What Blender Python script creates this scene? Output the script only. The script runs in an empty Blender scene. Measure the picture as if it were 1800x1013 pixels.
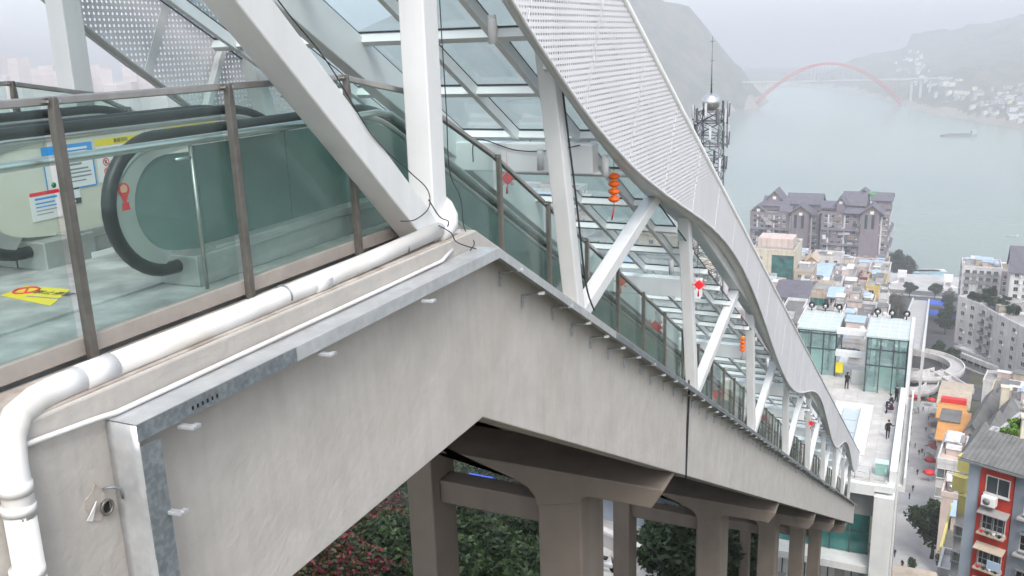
import bpy, bmesh, math, random
from mathutils import Vector, Matrix
random.seed(7)
sc = bpy.context.scene
C = sc.collection
R = math.radians

# ------------------------------------------------------------------ camera
RIGHT = Vector((0.9080152, 0.41769683, -0.03221432))
DOWN = Vector((0.07996165, -0.24827943, -0.96538255))
FWD = Vector((-0.41123538, 0.87400611, -0.25884122))
cam_d = bpy.data.cameras.new('camera')
cam = bpy.data.objects.new('camera', cam_d)
C.objects.link(cam)
m = Matrix.Identity(4)
for i in range(3):
    m[i][0] = RIGHT[i]
    m[i][1] = -DOWN[i]
    m[i][2] = -FWD[i]
cam.matrix_world = m
cam_d.sensor_width = 36.0
cam_d.lens = 32.14
cam_d.clip_start = 0.1
cam_d.clip_end = 20000
sc.camera = cam

# ------------------------------------------------------------------ sky, sun, exposure
SUN_EL, SUN_AZ = 52.0, 150.0          # degrees; azimuth measured from +Y towards +X
world = bpy.data.worlds.new('World')
sc.world = world
world.use_nodes = True
wn = world.node_tree
wn.nodes.clear()
sky = wn.nodes.new('ShaderNodeTexSky')
sky.sky_type = 'NISHITA'
sky.sun_disc = False
sky.sun_elevation = R(SUN_EL)
sky.sun_rotation = R(SUN_AZ)
sky.altitude = 300
sky.dust_density = 4.0
sky.air_density = 1.0
hs = wn.nodes.new('ShaderNodeHueSaturation')       # high thin cloud: the blue washed out
hs.inputs['Saturation'].default_value = 0.5
bg = wn.nodes.new('ShaderNodeBackground')
bg.inputs['Strength'].default_value = 0.15
wo = wn.nodes.new('ShaderNodeOutputWorld')
wn.links.new(sky.outputs[0], hs.inputs['Color'])
wn.links.new(hs.outputs[0], bg.inputs['Color'])
wn.links.new(bg.outputs[0], wo.inputs['Surface'])
sun_d = bpy.data.lights.new('sun', 'SUN')
sun_d.energy = 0.8
sun_d.angle = R(25)
sun_d.color = (1.0, 0.97, 0.93)
sun = bpy.data.objects.new('sun', sun_d)
C.objects.link(sun)
sd = Vector((math.sin(R(SUN_AZ)) * math.cos(R(SUN_EL)), math.cos(R(SUN_AZ)) * math.cos(R(SUN_EL)), math.sin(R(SUN_EL))))
sun.rotation_euler = (-sd).to_track_quat('-Z', 'Y').to_euler()
sun.location = (30, -30, 60)
sc.view_settings.view_transform = 'Standard'
sc.view_settings.look = 'None'
sc.view_settings.exposure = 1.17
sc.view_settings.gamma = 1.0
sc.view_settings.use_curve_mapping = False
sc.render.engine = 'CYCLES'
sc.cycles.use_denoising = True
sc.cycles.max_bounces = 12
sc.cycles.diffuse_bounces = 3
sc.cycles.glossy_bounces = 3
sc.cycles.transmission_bounces = 4
sc.cycles.volume_bounces = 6
sc.cycles.transparent_max_bounces = 24
sc.cycles.use_adaptive_sampling = True
sc.cycles.adaptive_threshold = 0.03
sc.cycles.caustics_reflective = False
sc.cycles.caustics_refractive = False
sc.cycles.sample_clamp_indirect = 4.0

# ------------------------------------------------------------------ helpers
def ray(px, py):
    v = RIGHT * (px - 900.0) + DOWN * (py - 506.5) + FWD * 1607.0
    return v
def at(px, py, Y):
    v = ray(px, py)
    return v * (Y / v.y)
def atz(px, py, z):
    v = ray(px, py)
    return v * (z / v.z)
def atx(px, py, x):
    v = ray(px, py)
    return v * (x / v.x)

def project(w):
    d_ = w.dot(FWD)
    return 900 + 1607 * w.dot(RIGHT) / d_, 506.5 + 1607 * w.dot(DOWN) / d_
def edge(px0, py0, z, ang, px1):
    """level roof edge starting on a sight line, running at a compass angle until it crosses image column px1"""
    a = atz(px0, py0, z)
    u = Vector((math.cos(R(ang)), math.sin(R(ang)), 0))
    lo, hi = 0.1, 60.0
    for _ in range(50):
        mid = (lo + hi) / 2
        if project(a + u * mid)[0] < px1:
            lo = mid
        else:
            hi = mid
    return a, a + u * lo

MATS = {}
def srgb(r, g, b):
    f = lambda c: (c / 255) / 12.92 if c / 255 <= 0.04045 else ((c / 255 + 0.055) / 1.055) ** 2.4
    return (f(r), f(g), f(b))

def pmat(name, col, rough=0.6, metal=0.0, var=0.12, vscale=1.5, streak=0.0, sscale=3.0, bump=0.0, bscale=30.0, col2=None, c2scale=1.0, spec=0.5, coat=0.0):
    """painted / weathered surface: base colour with noise variation, vertical streaks and fine bump, all in world space"""
    mt = bpy.data.materials.new(name)
    mt.use_nodes = True
    nt = mt.node_tree
    N, L = nt.nodes, nt.links
    b = N['Principled BSDF']
    b.inputs['Roughness'].default_value = rough
    b.inputs['Metallic'].default_value = metal
    b.inputs['Specular IOR Level'].default_value = spec
    b.inputs['Coat Weight'].default_value = coat
    geo = N.new('ShaderNodeNewGeometry')
    pos = geo.outputs['Position']
    base = N.new('ShaderNodeRGB')
    base.outputs[0].default_value = (*col, 1)
    cur = base.outputs[0]
    if col2 is not None:
        n2 = N.new('ShaderNodeTexNoise')
        n2.inputs['Scale'].default_value = c2scale
        n2.inputs['Detail'].default_value = 5
        L.new(pos, n2.inputs['Vector'])
        rp = N.new('ShaderNodeMapRange')
        rp.inputs[1].default_value = 0.42
        rp.inputs[2].default_value = 0.62
        L.new(n2.outputs['Fac'], rp.inputs[0])
        mx = N.new('ShaderNodeMix')
        mx.data_type = 'RGBA'
        L.new(rp.outputs[0], mx.inputs['Factor'])
        L.new(cur, mx.inputs[6])
        mx.inputs[7].default_value = (*col2, 1)
        cur = mx.outputs[2]
    fac = None
    if var > 0:
        n1 = N.new('ShaderNodeTexNoise')
        n1.inputs['Scale'].default_value = vscale
        n1.inputs['Detail'].default_value = 6
        n1.inputs['Roughness'].default_value = 0.65
        L.new(pos, n1.inputs['Vector'])
        rr = N.new('ShaderNodeMapRange')
        rr.inputs[1].default_value = 0.3
        rr.inputs[2].default_value = 0.7
        rr.inputs[3].default_value = 1 - var
        rr.inputs[4].default_value = 1 + var
        L.new(n1.outputs['Fac'], rr.inputs[0])
        fac = rr.outputs[0]
    if streak > 0:
        mp = N.new('ShaderNodeMapping')
        mp.inputs['Scale'].default_value = (sscale, sscale, sscale * 0.06)
        L.new(pos, mp.inputs['Vector'])
        n3 = N.new('ShaderNodeTexNoise')
        n3.inputs['Scale'].default_value = 1.0
        n3.inputs['Detail'].default_value = 4
        L.new(mp.outputs[0], n3.inputs['Vector'])
        r3 = N.new('ShaderNodeMapRange')
        r3.inputs[1].default_value = 0.45
        r3.inputs[2].default_value = 0.75
        r3.inputs[3].default_value = 1.0
        r3.inputs[4].default_value = 1 - streak
        L.new(n3.outputs['Fac'], r3.inputs[0])
        if fac is None:
            fac = r3.outputs[0]
        else:
            mm = N.new('ShaderNodeMath')
            mm.operation = 'MULTIPLY'
            L.new(fac, mm.inputs[0])
            L.new(r3.outputs[0], mm.inputs[1])
            fac = mm.outputs[0]
    if fac is not None:
        vm = N.new('ShaderNodeVectorMath')
        vm.operation = 'SCALE'
        L.new(cur, vm.inputs[0])
        L.new(fac, vm.inputs['Scale'])
        cur = vm.outputs[0]
    L.new(cur, b.inputs['Base Color'])
    if bump > 0:
        n4 = N.new('ShaderNodeTexNoise')
        n4.inputs['Scale'].default_value = bscale
        n4.inputs['Detail'].default_value = 4
        L.new(pos, n4.inputs['Vector'])
        bp = N.new('ShaderNodeBump')
        bp.inputs['Strength'].default_value = bump
        bp.inputs['Distance'].default_value = 0.02
        L.new(n4.outputs['Fac'], bp.inputs['Height'])
        L.new(bp.outputs[0], b.inputs['Normal'])
    MATS[name] = mt
    return mt

def glass(name, tint, refl=1.0, rough=0.03, dirt=0.0, dirtcol=(0.6, 0.65, 0.62)):
    """sheet glass: tinted see-through with fresnel reflection and a thin film of dust"""
    mt = bpy.data.materials.new(name)
    mt.use_nodes = True
    nt = mt.node_tree
    N, L = nt.nodes, nt.links
    N.clear()
    out = N.new('ShaderNodeOutputMaterial')
    tr = N.new('ShaderNodeBsdfTransparent')
    tr.inputs[0].default_value = (*tint, 1)
    gl = N.new('ShaderNodeBsdfGlossy')
    gl.inputs['Roughness'].default_value = rough
    gl.inputs[0].default_value = (refl, refl, refl, 1)
    geo = N.new('ShaderNodeNewGeometry')
    dt = N.new('ShaderNodeVectorMath')
    dt.operation = 'DOT_PRODUCT'
    L.new(geo.outputs['Normal'], dt.inputs[0])
    L.new(geo.outputs['Incoming'], dt.inputs[1])
    cur = dt.outputs['Value']
    for op, v in (('ABSOLUTE', None), ('SUBTRACT', 1.0), ('POWER', 5.0), ('MULTIPLY', 0.9), ('ADD', 0.035)):
        k = N.new('ShaderNodeMath')
        k.operation = op
        if op == 'SUBTRACT':
            k.inputs[0].default_value = 1.0
            L.new(cur, k.inputs[1])
        else:
            L.new(cur, k.inputs[0])
            if v is not None:
                k.inputs[1].default_value = v
        cur = k.outputs[0]
    mx = N.new('ShaderNodeMixShader')
    L.new(cur, mx.inputs[0])
    L.new(tr.outputs[0], mx.inputs[1])
    L.new(gl.outputs[0], mx.inputs[2])
    last = mx.outputs[0]
    if dirt > 0:
        df = N.new('ShaderNodeBsdfDiffuse')
        df.inputs[0].default_value = (*dirtcol, 1)
        nz = N.new('ShaderNodeTexNoise')
        nz.inputs['Scale'].default_value = 2.5
        nz.inputs['Detail'].default_value = 6
        L.new(geo.outputs['Position'], nz.inputs['Vector'])
        mr = N.new('ShaderNodeMapRange')
        mr.inputs[1].default_value = 0.35
        mr.inputs[2].default_value = 0.75
        mr.inputs[3].default_value = dirt * 0.4
        mr.inputs[4].default_value = dirt
        L.new(nz.outputs['Fac'], mr.inputs[0])
        m2 = N.new('ShaderNodeMixShader')
        L.new(mr.outputs[0], m2.inputs[0])
        L.new(last, m2.inputs[1])
        L.new(df.outputs[0], m2.inputs[2])
        last = m2.outputs[0]
    L.new(last, out.inputs[0])
    MATS[name] = mt
    return mt

def perforated(name, col, pitch=0.06, hole=0.017):
    """sheet punched with a square grid of round holes (rows level, columns plumb)"""
    mt = pmat(name, col, rough=0.5, var=0.04, vscale=0.8, streak=0.06, sscale=2.0)
    nt = mt.node_tree
    N, L = nt.nodes, nt.links
    b = N['Principled BSDF']
    out = N['Material Output']
    geo = N.new('ShaderNodeNewGeometry')
    sep = N.new('ShaderNodeSeparateXYZ')
    L.new(geo.outputs['Position'], sep.inputs[0])
    def mth(op, a, bb=None):
        n = N.new('ShaderNodeMath')
        n.operation = op
        for i, v in enumerate((a, bb)):
            if v is None:
                continue
            if isinstance(v, (int, float)):
                n.inputs[i].default_value = v
            else:
                L.new(v, n.inputs[i])
        return n.outputs[0]
    def cell(o):
        f = mth('FRACT', mth('DIVIDE', mth('ADD', o, 500.0), pitch))
        s = mth('SUBTRACT', f, 0.5)
        return mth('MULTIPLY', s, s)
    d2 = mth('ADD', cell(sep.outputs['Y']), cell(sep.outputs['Z']))
    h = mth('LESS_THAN', d2, (hole / pitch) ** 2)
    tr = N.new('ShaderNodeBsdfTransparent')
    mx = N.new('ShaderNodeMixShader')
    L.new(h, mx.inputs[0])
    L.new(b.outputs[0], mx.inputs[1])
    L.new(tr.outputs[0], mx.inputs[2])
    L.new(mx.outputs[0], out.inputs['Surface'])
    return mt

def M(x):
    return MATS[x] if isinstance(x, str) else x

class MB:
    """collects shapes; build() links them as ONE mesh object"""
    def __init__(s):
        s.v, s.f, s.mi, s.cur, s.sm = [], [], [], 0, []
    def add(s, vs, fs, smooth=False):
        o = len(s.v)
        s.v += [tuple(x) for x in vs]
        for f in fs:
            s.f.append([i + o for i in f])
            s.mi.append(s.cur)
            s.sm.append(smooth)
        return s
    def box(s, x0, x1, y0, y1, z0, z1):
        return s.add([(x0, y0, z0), (x1, y0, z0), (x1, y1, z0), (x0, y1, z0), (x0, y0, z1), (x1, y0, z1), (x1, y1, z1), (x0, y1, z1)],
                     [(0, 3, 2, 1), (4, 5, 6, 7), (0, 1, 5, 4), (1, 2, 6, 5), (2, 3, 7, 6), (3, 0, 4, 7)])
    def beam(s, p, q, w, h, up=(0, 0, 1)):
        p, q = Vector(p), Vector(q)
        d = (q - p).normalized()
        u = Vector(up)
        a = d.cross(u)
        if a.length < 1e-4:
            a = d.cross(Vector((0, 1, 0)))
        a.normalize()
        b = a.cross(d).normalized()
        vs = []
        for c in (p, q):
            for i, j in ((-1, -1), (1, -1), (1, 1), (-1, 1)):
                vs.append(c + a * (w / 2 * i) + b * (h / 2 * j))
        return s.add(vs, [(0, 1, 2, 3), (7, 6, 5, 4), (0, 4, 5, 1), (1, 5, 6, 2), (2, 6, 7, 3), (3, 7, 4, 0)])
    def tube(s, pts, r, n=8, closed=False, caps=True, rad=None):
        pts = [Vector(p) for p in pts]
        vs, fs = [], []
        m_ = len(pts)
        prev = None
        for i, p in enumerate(pts):
            if closed:
                d = pts[(i + 1) % m_] - pts[i - 1]
            else:
                d = pts[min(i + 1, m_ - 1)] - pts[max(i - 1, 0)]
            d.normalize()
            if prev is None:
                a = d.cross(Vector((0, 0, 1)))
                if a.length < 1e-3:
                    a = d.cross(Vector((0, 1, 0)))
            else:
                a = prev - d * prev.dot(d)
            a.normalize()
            prev = a
            b = d.cross(a)
            rr = rad[i] if rad else r
            for k in range(n):
                t = 2 * math.pi * k / n
                vs.append(p + a * (math.cos(t) * rr) + b * (math.sin(t) * rr))
        for i in range(m_ if closed else m_ - 1):
            j = (i + 1) % m_
            for k in range(n):
                l = (k + 1) % n
                fs.append((i * n + k, i * n + l, j * n + l, j * n + k))
        if caps and not closed:
            fs.append(tuple(range(n))[::-1])
            fs.append(tuple((m_ - 1) * n + k for k in range(n)))
        return s.add(vs, fs, True)
    def lathe(s, prof, c=(0, 0, 0), n=16):
        vs, fs = [], []
        for r, z in prof:
            for k in range(n):
                t = 2 * math.pi * k / n
                vs.append((c[0] + r * math.cos(t), c[1] + r * math.sin(t), c[2] + z))
        for i in range(len(prof) - 1):
            for k in range(n):
                l = (k + 1) % n
                fs.append((i * n + k, i * n + l, (i + 1) * n + l, (i + 1) * n + k))
        fs.append(tuple(range(n))[::-1])
        fs.append(tuple((len(prof) - 1) * n + k for k in range(n)))
        return s.add(vs, fs, True)
    def prism_x(s, poly, x0, x1):
        """polygon in (y,z) pushed along x"""
        n = len(poly)
        vs = [(x0, y, z) for y, z in poly] + [(x1, y, z) for y, z in poly]
        fs = [tuple(range(n)), tuple(range(2 * n - 1, n - 1, -1))]
        for i in range(n):
            j = (i + 1) % n
            fs.append((j, i, n + i, n + j))
        return s.add(vs, fs)
    def prism_z(s, poly, z0, z1):
        n = len(poly)
        vs = [(x, y, z0) for x, y in poly] + [(x, y, z1) for x, y in poly]
        fs = [tuple(range(n))[::-1], tuple(range(n, 2 * n))]
        for i in range(n):
            j = (i + 1) % n
            fs.append((i, j, n + j, n + i))
        return s.add(vs, fs)
    def strip_x(s, top, bot, x0, x1):
        """solid slab between two (y,z) polylines with the same count, pushed along x"""
        n = len(top)
        vs = []
        for x in (x0, x1):
            vs += [(x, y, z) for y, z in top] + [(x, y, z) for y, z in bot]
        fs = []
        o = 2 * n
        for i in range(n - 1):
            fs.append((i, i + 1, n + i + 1, n + i))
            fs.append((o + i, o + n + i, o + n + i + 1, o + i + 1))
            fs.append((i, o + i, o + i + 1, i + 1))
            fs.append((n + i, n + i + 1, o + n + i + 1, o + n + i))
        fs.append((0, n, o + n, o))
        fs.append((n - 1, o + n - 1, o + 2 * n - 1, 2 * n - 1))
        return s.add(vs, fs)
    def mesh(s, name, mats):
        me = bpy.data.meshes.new(name)
        me.from_pydata(s.v, [], s.f)
        if not isinstance(mats, (list, tuple)):
            mats = [mats]
        for x in mats:
            me.materials.append(M(x))
        me.polygons.foreach_set('material_index', s.mi)
        me.polygons.foreach_set('use_smooth', s.sm)
        me.update()
        bm = bmesh.new()
        bm.from_mesh(me)
        bmesh.ops.recalc_face_normals(bm, faces=bm.faces)
        bm.to_mesh(me)
        bm.free()
        return me
    def build(s, name, mats, parent=None, bevel=0, loc=None):
        return ob(name, s.mesh(name, mats), parent, bevel, loc)

def ob(name, me, parent=None, bevel=0, loc=None, rotz=0):
    o = bpy.data.objects.new(name, me)
    C.objects.link(o)
    if parent is not None:
        o.parent = parent
    if loc is not None:
        o.location = loc
    if rotz:
        o.rotation_euler = (0, 0, rotz)
    if bevel:
        b = o.modifiers.new('bevel', 'BEVEL')
        b.width = bevel
        b.segments = 2
        b.limit_method = 'ANGLE'
    return o
def tag(o, label, cat, group=None):
    o['label'] = label
    o['category'] = cat
    if group:
        o['group'] = group
    return o
def thing(name, label, cat, loc=(0, 0, 0), rotz=0, group=None):
    o = bpy.data.objects.new(name, None)
    C.objects.link(o)
    o.location = loc
    o.rotation_euler = (0, 0, rotz)
    o.empty_display_size = 0.3
    return tag(o, label, cat, group)
def structure(name, me):
    o = ob(name, me)
    o['kind'] = 'structure'
    return o
def dup(o, parent=None, loc=None, rotz=None, label=None, scale=None):
    c = o.copy()
    C.objects.link(c)
    c.parent = parent
    if loc is not None:
        c.location = loc
    if rotz is not None:
        c.rotation_euler = (0, 0, rotz)
    if scale is not None:
        c.scale = (scale, scale, scale) if isinstance(scale, (int, float)) else scale
    if label:
        c['label'] = label
    for ch in o.children:
        dup(ch, c)
    return c
def arc(c0, c1, r, a0, a1, n):
    return [(c0 + r * math.cos(R(a0 + (a1 - a0) * i / n)), c1 + r * math.sin(R(a0 + (a1 - a0) * i / n))) for i in range(n + 1)]

# ------------------------------------------------------------------ materials
pmat('white_paint', (0.70, 0.71, 0.705), rough=0.38, var=0.05, vscale=0.9, streak=0.09, sscale=5.0, bump=0.02, bscale=8)
pmat('white_soft', (0.70, 0.71, 0.70), rough=0.55, var=0.08, vscale=0.6, streak=0.10, sscale=2.0)
perforated('perforated_sheet', (0.78, 0.775, 0.79), hole=0.0155)
pmat('bounce_sheet', (0.58, 0.58, 0.57), rough=0.7, var=0.08, vscale=1.0)  # light grey for the added sheet that throws light upwards
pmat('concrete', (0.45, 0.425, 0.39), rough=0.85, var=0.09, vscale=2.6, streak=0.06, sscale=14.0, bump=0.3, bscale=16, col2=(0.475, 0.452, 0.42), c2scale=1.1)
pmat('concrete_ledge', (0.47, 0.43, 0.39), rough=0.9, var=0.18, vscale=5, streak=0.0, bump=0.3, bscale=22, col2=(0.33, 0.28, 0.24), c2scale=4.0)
pmat('concrete_pier', (0.18, 0.15, 0.122), rough=0.88, var=0.12, vscale=0.8, streak=0.14, sscale=2.5, bump=0.15, bscale=12)  # darker concrete; shade under the deck is partly put into this colour
pmat('pvc', (0.74, 0.74, 0.73), rough=0.5, var=0.07, vscale=7, col2=(0.63, 0.61, 0.57), c2scale=3.5)
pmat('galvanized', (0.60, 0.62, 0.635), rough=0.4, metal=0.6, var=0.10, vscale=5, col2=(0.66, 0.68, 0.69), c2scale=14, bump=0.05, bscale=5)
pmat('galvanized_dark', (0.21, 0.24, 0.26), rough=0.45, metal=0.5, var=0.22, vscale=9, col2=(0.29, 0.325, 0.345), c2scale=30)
pmat('steel', (0.46, 0.44, 0.42), rough=0.32, metal=0.85, var=0.14, vscale=3, streak=0.15, sscale=9)
pmat('steel_brown', (0.17, 0.16, 0.145), rough=0.42, metal=0.5, var=0.25, vscale=6, streak=0.25, sscale=12)
pmat('rail_base', (0.42, 0.385, 0.35), rough=0.5, metal=0.35, var=0.12, vscale=5)
pmat('brushed', (0.62, 0.63, 0.62), rough=0.28, metal=0.9, var=0.08, vscale=4)
pmat('newel_steel', (0.58, 0.59, 0.57), rough=0.28, metal=0.7, var=0.06, vscale=5)
pmat('roof_frame', (0.86, 0.87, 0.86), rough=0.45, var=0.04, vscale=1.0, streak=0.05, sscale=4.0)
pmat('rubber', (0.012, 0.014, 0.015), rough=0.42, var=0.2, vscale=8)
pmat('cable', (0.03, 0.03, 0.035), rough=0.6, var=0.1)
pmat('teal_panel', (0.12, 0.195, 0.18), rough=0.22, metal=0.2, var=0.22, vscale=0.9, streak=0.12, sscale=1.5, col2=(0.165, 0.24, 0.225), c2scale=0.7)  # steel side in shadow, its green hillside reflection put into the colour
pmat('cream_panel', (0.74, 0.73, 0.63), rough=0.3, metal=0.15, var=0.08, vscale=1.2)
pmat('plinth', (0.42, 0.435, 0.425), rough=0.4, metal=0.5, var=0.12, vscale=5)
pmat('floor_plate', (0.34, 0.345, 0.34), rough=0.42, metal=0.15, var=0.3, vscale=2.2, col2=(0.50, 0.51, 0.50), c2scale=3.5)
pmat('black_gap', (0.01, 0.01, 0.01), rough=0.9, var=0.0)
pmat('yellow', (0.80, 0.66, 0.03), rough=0.5, var=0.06)
pmat('sign_white', (0.82, 0.82, 0.82), rough=0.5, var=0.03)
pmat('sign_blue', (0.04, 0.32, 0.75), rough=0.5, var=0.03)
pmat('red', (0.62, 0.03, 0.03), rough=0.5, var=0.1, vscale=5)
pmat('red_bright', (0.80, 0.03, 0.04), rough=0.45, var=0.08)
pmat('orange', (0.86, 0.13, 0.01), rough=0.45, var=0.1)
pmat('ink', (0.05, 0.05, 0.06), rough=0.6, var=0.0)
pmat('ink_grey', (0.25, 0.27, 0.30), rough=0.6, var=0.0)
glass('rail_glass', (0.885, 0.955, 0.935), refl=0.8, dirt=0.03, dirtcol=(0.55, 0.68, 0.64))
glass('roof_glass', (0.905, 0.975, 0.985), refl=0.6, dirt=0.01, dirtcol=(0.62, 0.72, 0.74))
glass('pavilion_glass', (0.86, 0.95, 0.94), refl=0.8, dirt=0.22, dirtcol=(0.55, 0.74, 0.72))
# ------------------------------------------------------------------ terrain, river
PROF = [(-400, 30), (-100, 4), (-30, -6), (0, -9), (8, -12), (16, -16), (25, -22), (40, -30), (55, -38), (66, -50), (90, -67), (120, -80), (150, -88), (250, -109),
        (330, -118), (450, -133), (600, -158), (680, -174), (716, -181), (740, -190)]
def interp(t, P):
    if t <= P[0][0]:
        return P[0][1]
    for (a, b), (c, d) in zip(P, P[1:]):
        if t <= c:
            return b + (d - b) * (t - a) / (c - a)
    return P[-1][1]
BANK = [(-3400, 1500), (-1600, 1750), (-900, 1900), (-514, 2000), (-474, 2280), (-421, 2410), (-430, 2600), (-490, 2900), (-573, 3155), (-564, 3320), (-502, 3489),
        (-291, 3115), (-240, 2911), (-97, 2497), (-40, 2238), (48, 2059), (136, 1870), (400, 1600), (900, 1400), (3400, 1250)]
def bank_info(x, y):
    """distance to the far shoreline, > 0 on land beyond it, and the nearest segment"""
    best, k = 1e9, 0
    inside = False
    for i in range(len(BANK) - 1):
        (ax, ay), (bx, by) = BANK[i], BANK[i + 1]
        dx, dy = bx - ax, by - ay
        t = max(0, min(1, ((x - ax) * dx + (y - ay) * dy) / (dx * dx + dy * dy)))
        d = math.hypot(x - ax - t * dx, y - ay - t * dy)
        if d < best:
            best, k = d, i
    # even-odd test against the land polygon (bank + far corners)
    poly = BANK + [(3400, 9000), (-3400, 9000)]
    j = len(poly) - 1
    for i in range(len(poly)):
        xi, yi = poly[i]
        xj, yj = poly[j]
        if (yi > y) != (yj > y) and x < (xj - xi) * (y - yi) / (yj - yi) + xi:
            inside = not inside
        j = i
    return (best if inside else -best), k
from mathutils import noise as mnoise
def fbm(x, y, s, o=4):
    return mnoise.fractal(Vector((x / s, y / s, 3.7)), 1.0, 2.0, o)
def near_bank(x):
    if x > -200:
        return 716.0
    return 716.0 + (-x - 200) * 0.55
def ground_z(x, y):
    t = y * 716.0 / near_bank(x) if y > 0 else y
    if y < near_bank(x) + 30:
        z = interp(t, PROF)
        k = min(1, max(0, (abs(x + 20) - 60) / 120))
        if y > 90:
            z += k * 5 * fbm(x, y, 90)
        if x < -120 and y > -100:
            z += min(28, max(0, (-x - 120)) * 0.10) * min(1, max(0, (near_bank(x) - y) / 350))
        if x > 140:
            z += (x - 140) * 0.10 * min(1, max(0, (near_bank(x) - y) / 350))
        return z
    d, k = bank_info(x, y)
    if d <= 0:
        return -195.0
    if k <= 9:                                   # the steep mountain on the left shore
        h = 1.15 * d if d < 240 else 276 + (d - 240) * 0.6
        h = min(h, 480 + 60 * fbm(x, y, 400)) + 55 * fbm(x, y, 170) * min(1, d / 80)
        h *= min(1.0, 0.6 + (3000 - y) / 1500) if y > 2300 else 1
        h *= min(1.0, max(0.18, (x + 2000) / 900)) if x < -1100 else 1
    else:
        h = 0.30 * d if d < 700 else 210 + (d - 700) * 0.16
        h = min(h, 520) + 60 * fbm(x, y, 420) * min(1, d / 200) + 14 * fbm(x, y, 90) * min(1, d / 60)
    return -181 + max(1.0, h)

def frange(a, b, s):
    r = []
    while a < b - 1e-6:
        r.append(a)
        a += s
    return r
xs = frange(-3200, -1200, 100) + frange(-1200, -200, 30) + frange(-200, 200, 8) + frange(200, 700, 30) + frange(700, 3200, 100) + [3200]
ys = frange(-160, 760, 9) + frange(760, 1400, 60) + frange(1400, 3600, 32) + frange(3600, 5400, 100) + [5400]
vs, fs = [], []
for y in ys:
    for x in xs:
        vs.append((x, y, ground_z(x, y)))
nx = len(xs)
for j in range(len(ys) - 1):
    for i in range(nx - 1):
        a = j * nx + i
        fs.append((a, a + 1, a + nx + 1, a + nx))
pmat('ground_mat', (0.075, 0.085, 0.05), rough=0.95, var=0.35, vscale=0.06, col2=(0.13, 0.115, 0.085), c2scale=0.022)
me = bpy.data.meshes.new('ground')
me.from_pydata(vs, [], fs)
me.materials.append(M('ground_mat'))
pmat('shore_mat', (0.27, 0.25, 0.21), rough=0.95, var=0.2, vscale=0.02)          # bare draw-down band along the reservoir
me.materials.append(M('shore_mat'))
me.polygons.foreach_set('material_index', [1 if (vs[f[0]][1] > 1200 and -194 < sum(vs[i][2] for i in f) / 4 < -170) else 0 for f in fs])
me.polygons.foreach_set('use_smooth', [True] * len(fs))
structure('ground', me)

rm = pmat('river_mat', (0.155, 0.215, 0.165), rough=0.2, var=0.10, vscale=0.006, spec=0.5, col2=(0.13, 0.18, 0.15), c2scale=0.003)
nt = rm.node_tree
b_ = nt.nodes['Principled BSDF']
geo = nt.nodes.new('ShaderNodeNewGeometry')
mp = nt.nodes.new('ShaderNodeMapping')
mp.inputs['Scale'].default_value = (0.10, 0.24, 0.1)
nz = nt.nodes.new('ShaderNodeTexNoise')
nz.inputs['Scale'].default_value = 1.0
nz.inputs['Detail'].default_value = 5
bp = nt.nodes.new('ShaderNodeBump')
bp.inputs['Strength'].default_value = 0.25
bp.inputs['Distance'].default_value = 0.5
nt.links.new(geo.outputs['Position'], mp.inputs[0])
nt.links.new(mp.outputs[0], nz.inputs['Vector'])
nt.links.new(nz.outputs['Fac'], bp.inputs['Height'])
nt.links.new(bp.outputs[0], b_.inputs['Normal'])
me = MB().add([(-3190, 560, -180), (3190, 560, -180), (3190, 5390, -180), (-3190, 5390, -180)], [(0, 1, 2, 3)]).mesh('river', 'river_mat')
structure('river', me)

# ------------------------------------------------------------------ haze: one closed box of pale air round everything
hz = bpy.data.materials.new('haze_air')
hz.use_nodes = True
hn = hz.node_tree
hn.nodes.clear()
pv = hn.nodes.new('ShaderNodeVolumePrincipled')
pv.inputs['Color'].default_value = (0.90, 0.925, 0.985, 1)
pv.inputs['Density'].default_value = 0.00035
pv.inputs['Anisotropy'].default_value = 0.1
ho = hn.nodes.new('ShaderNodeOutputMaterial')
hn.links.new(pv.outputs[0], ho.inputs['Volume'])
haze = MB().box(-3300, 3300, -260, 5500, -205, 520).build('haze', hz)
haze['kind'] = 'stuff'
haze['label'] = 'pale river haze fading the far shore and hills'

# ------------------------------------------------------------------ viaduct: concrete girders, deck, piers
S = 0.545                                    # fall of the escalator per metre
YE = 65.7
def gtop(y):
    return -1.53 - S * max(0, y - 6.8)
def gbot(y):
    return -3.24 - S * max(0, y - 6.78)
via = thing('concrete_viaduct', 'long grey concrete viaduct carrying the escalators down the slope', 'viaduct', (-5.7, 6.8, -1.6))
def vpart(mb, name, mat, bevel=0):
    for i, v in enumerate(mb.v):
        mb.v[i] = (v[0] + 5.7, v[1] - 6.8, v[2] + 1.6)
    return mb.build(name, mat, via, bevel)
for x0, x1 in ((-3.98, -3.52), (-8.05, -7.6)):
    for ya, yb in ((-8.0, 14.27), (14.32, YE)):
        top = [(ya, gtop(ya))] + ([(6.8, gtop(6.8))] if ya < 6.8 < yb else []) + [(yb, gtop(yb))]
        bot = [(ya, gbot(ya))] + ([(6.78, gbot(6.78))] if ya < 6.8 < yb else []) + [(yb, gbot(yb))]
        vpart(MB().prism_x(top + bot[::-1], x0, x1), 'girder', 'concrete', 0.012)
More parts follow.
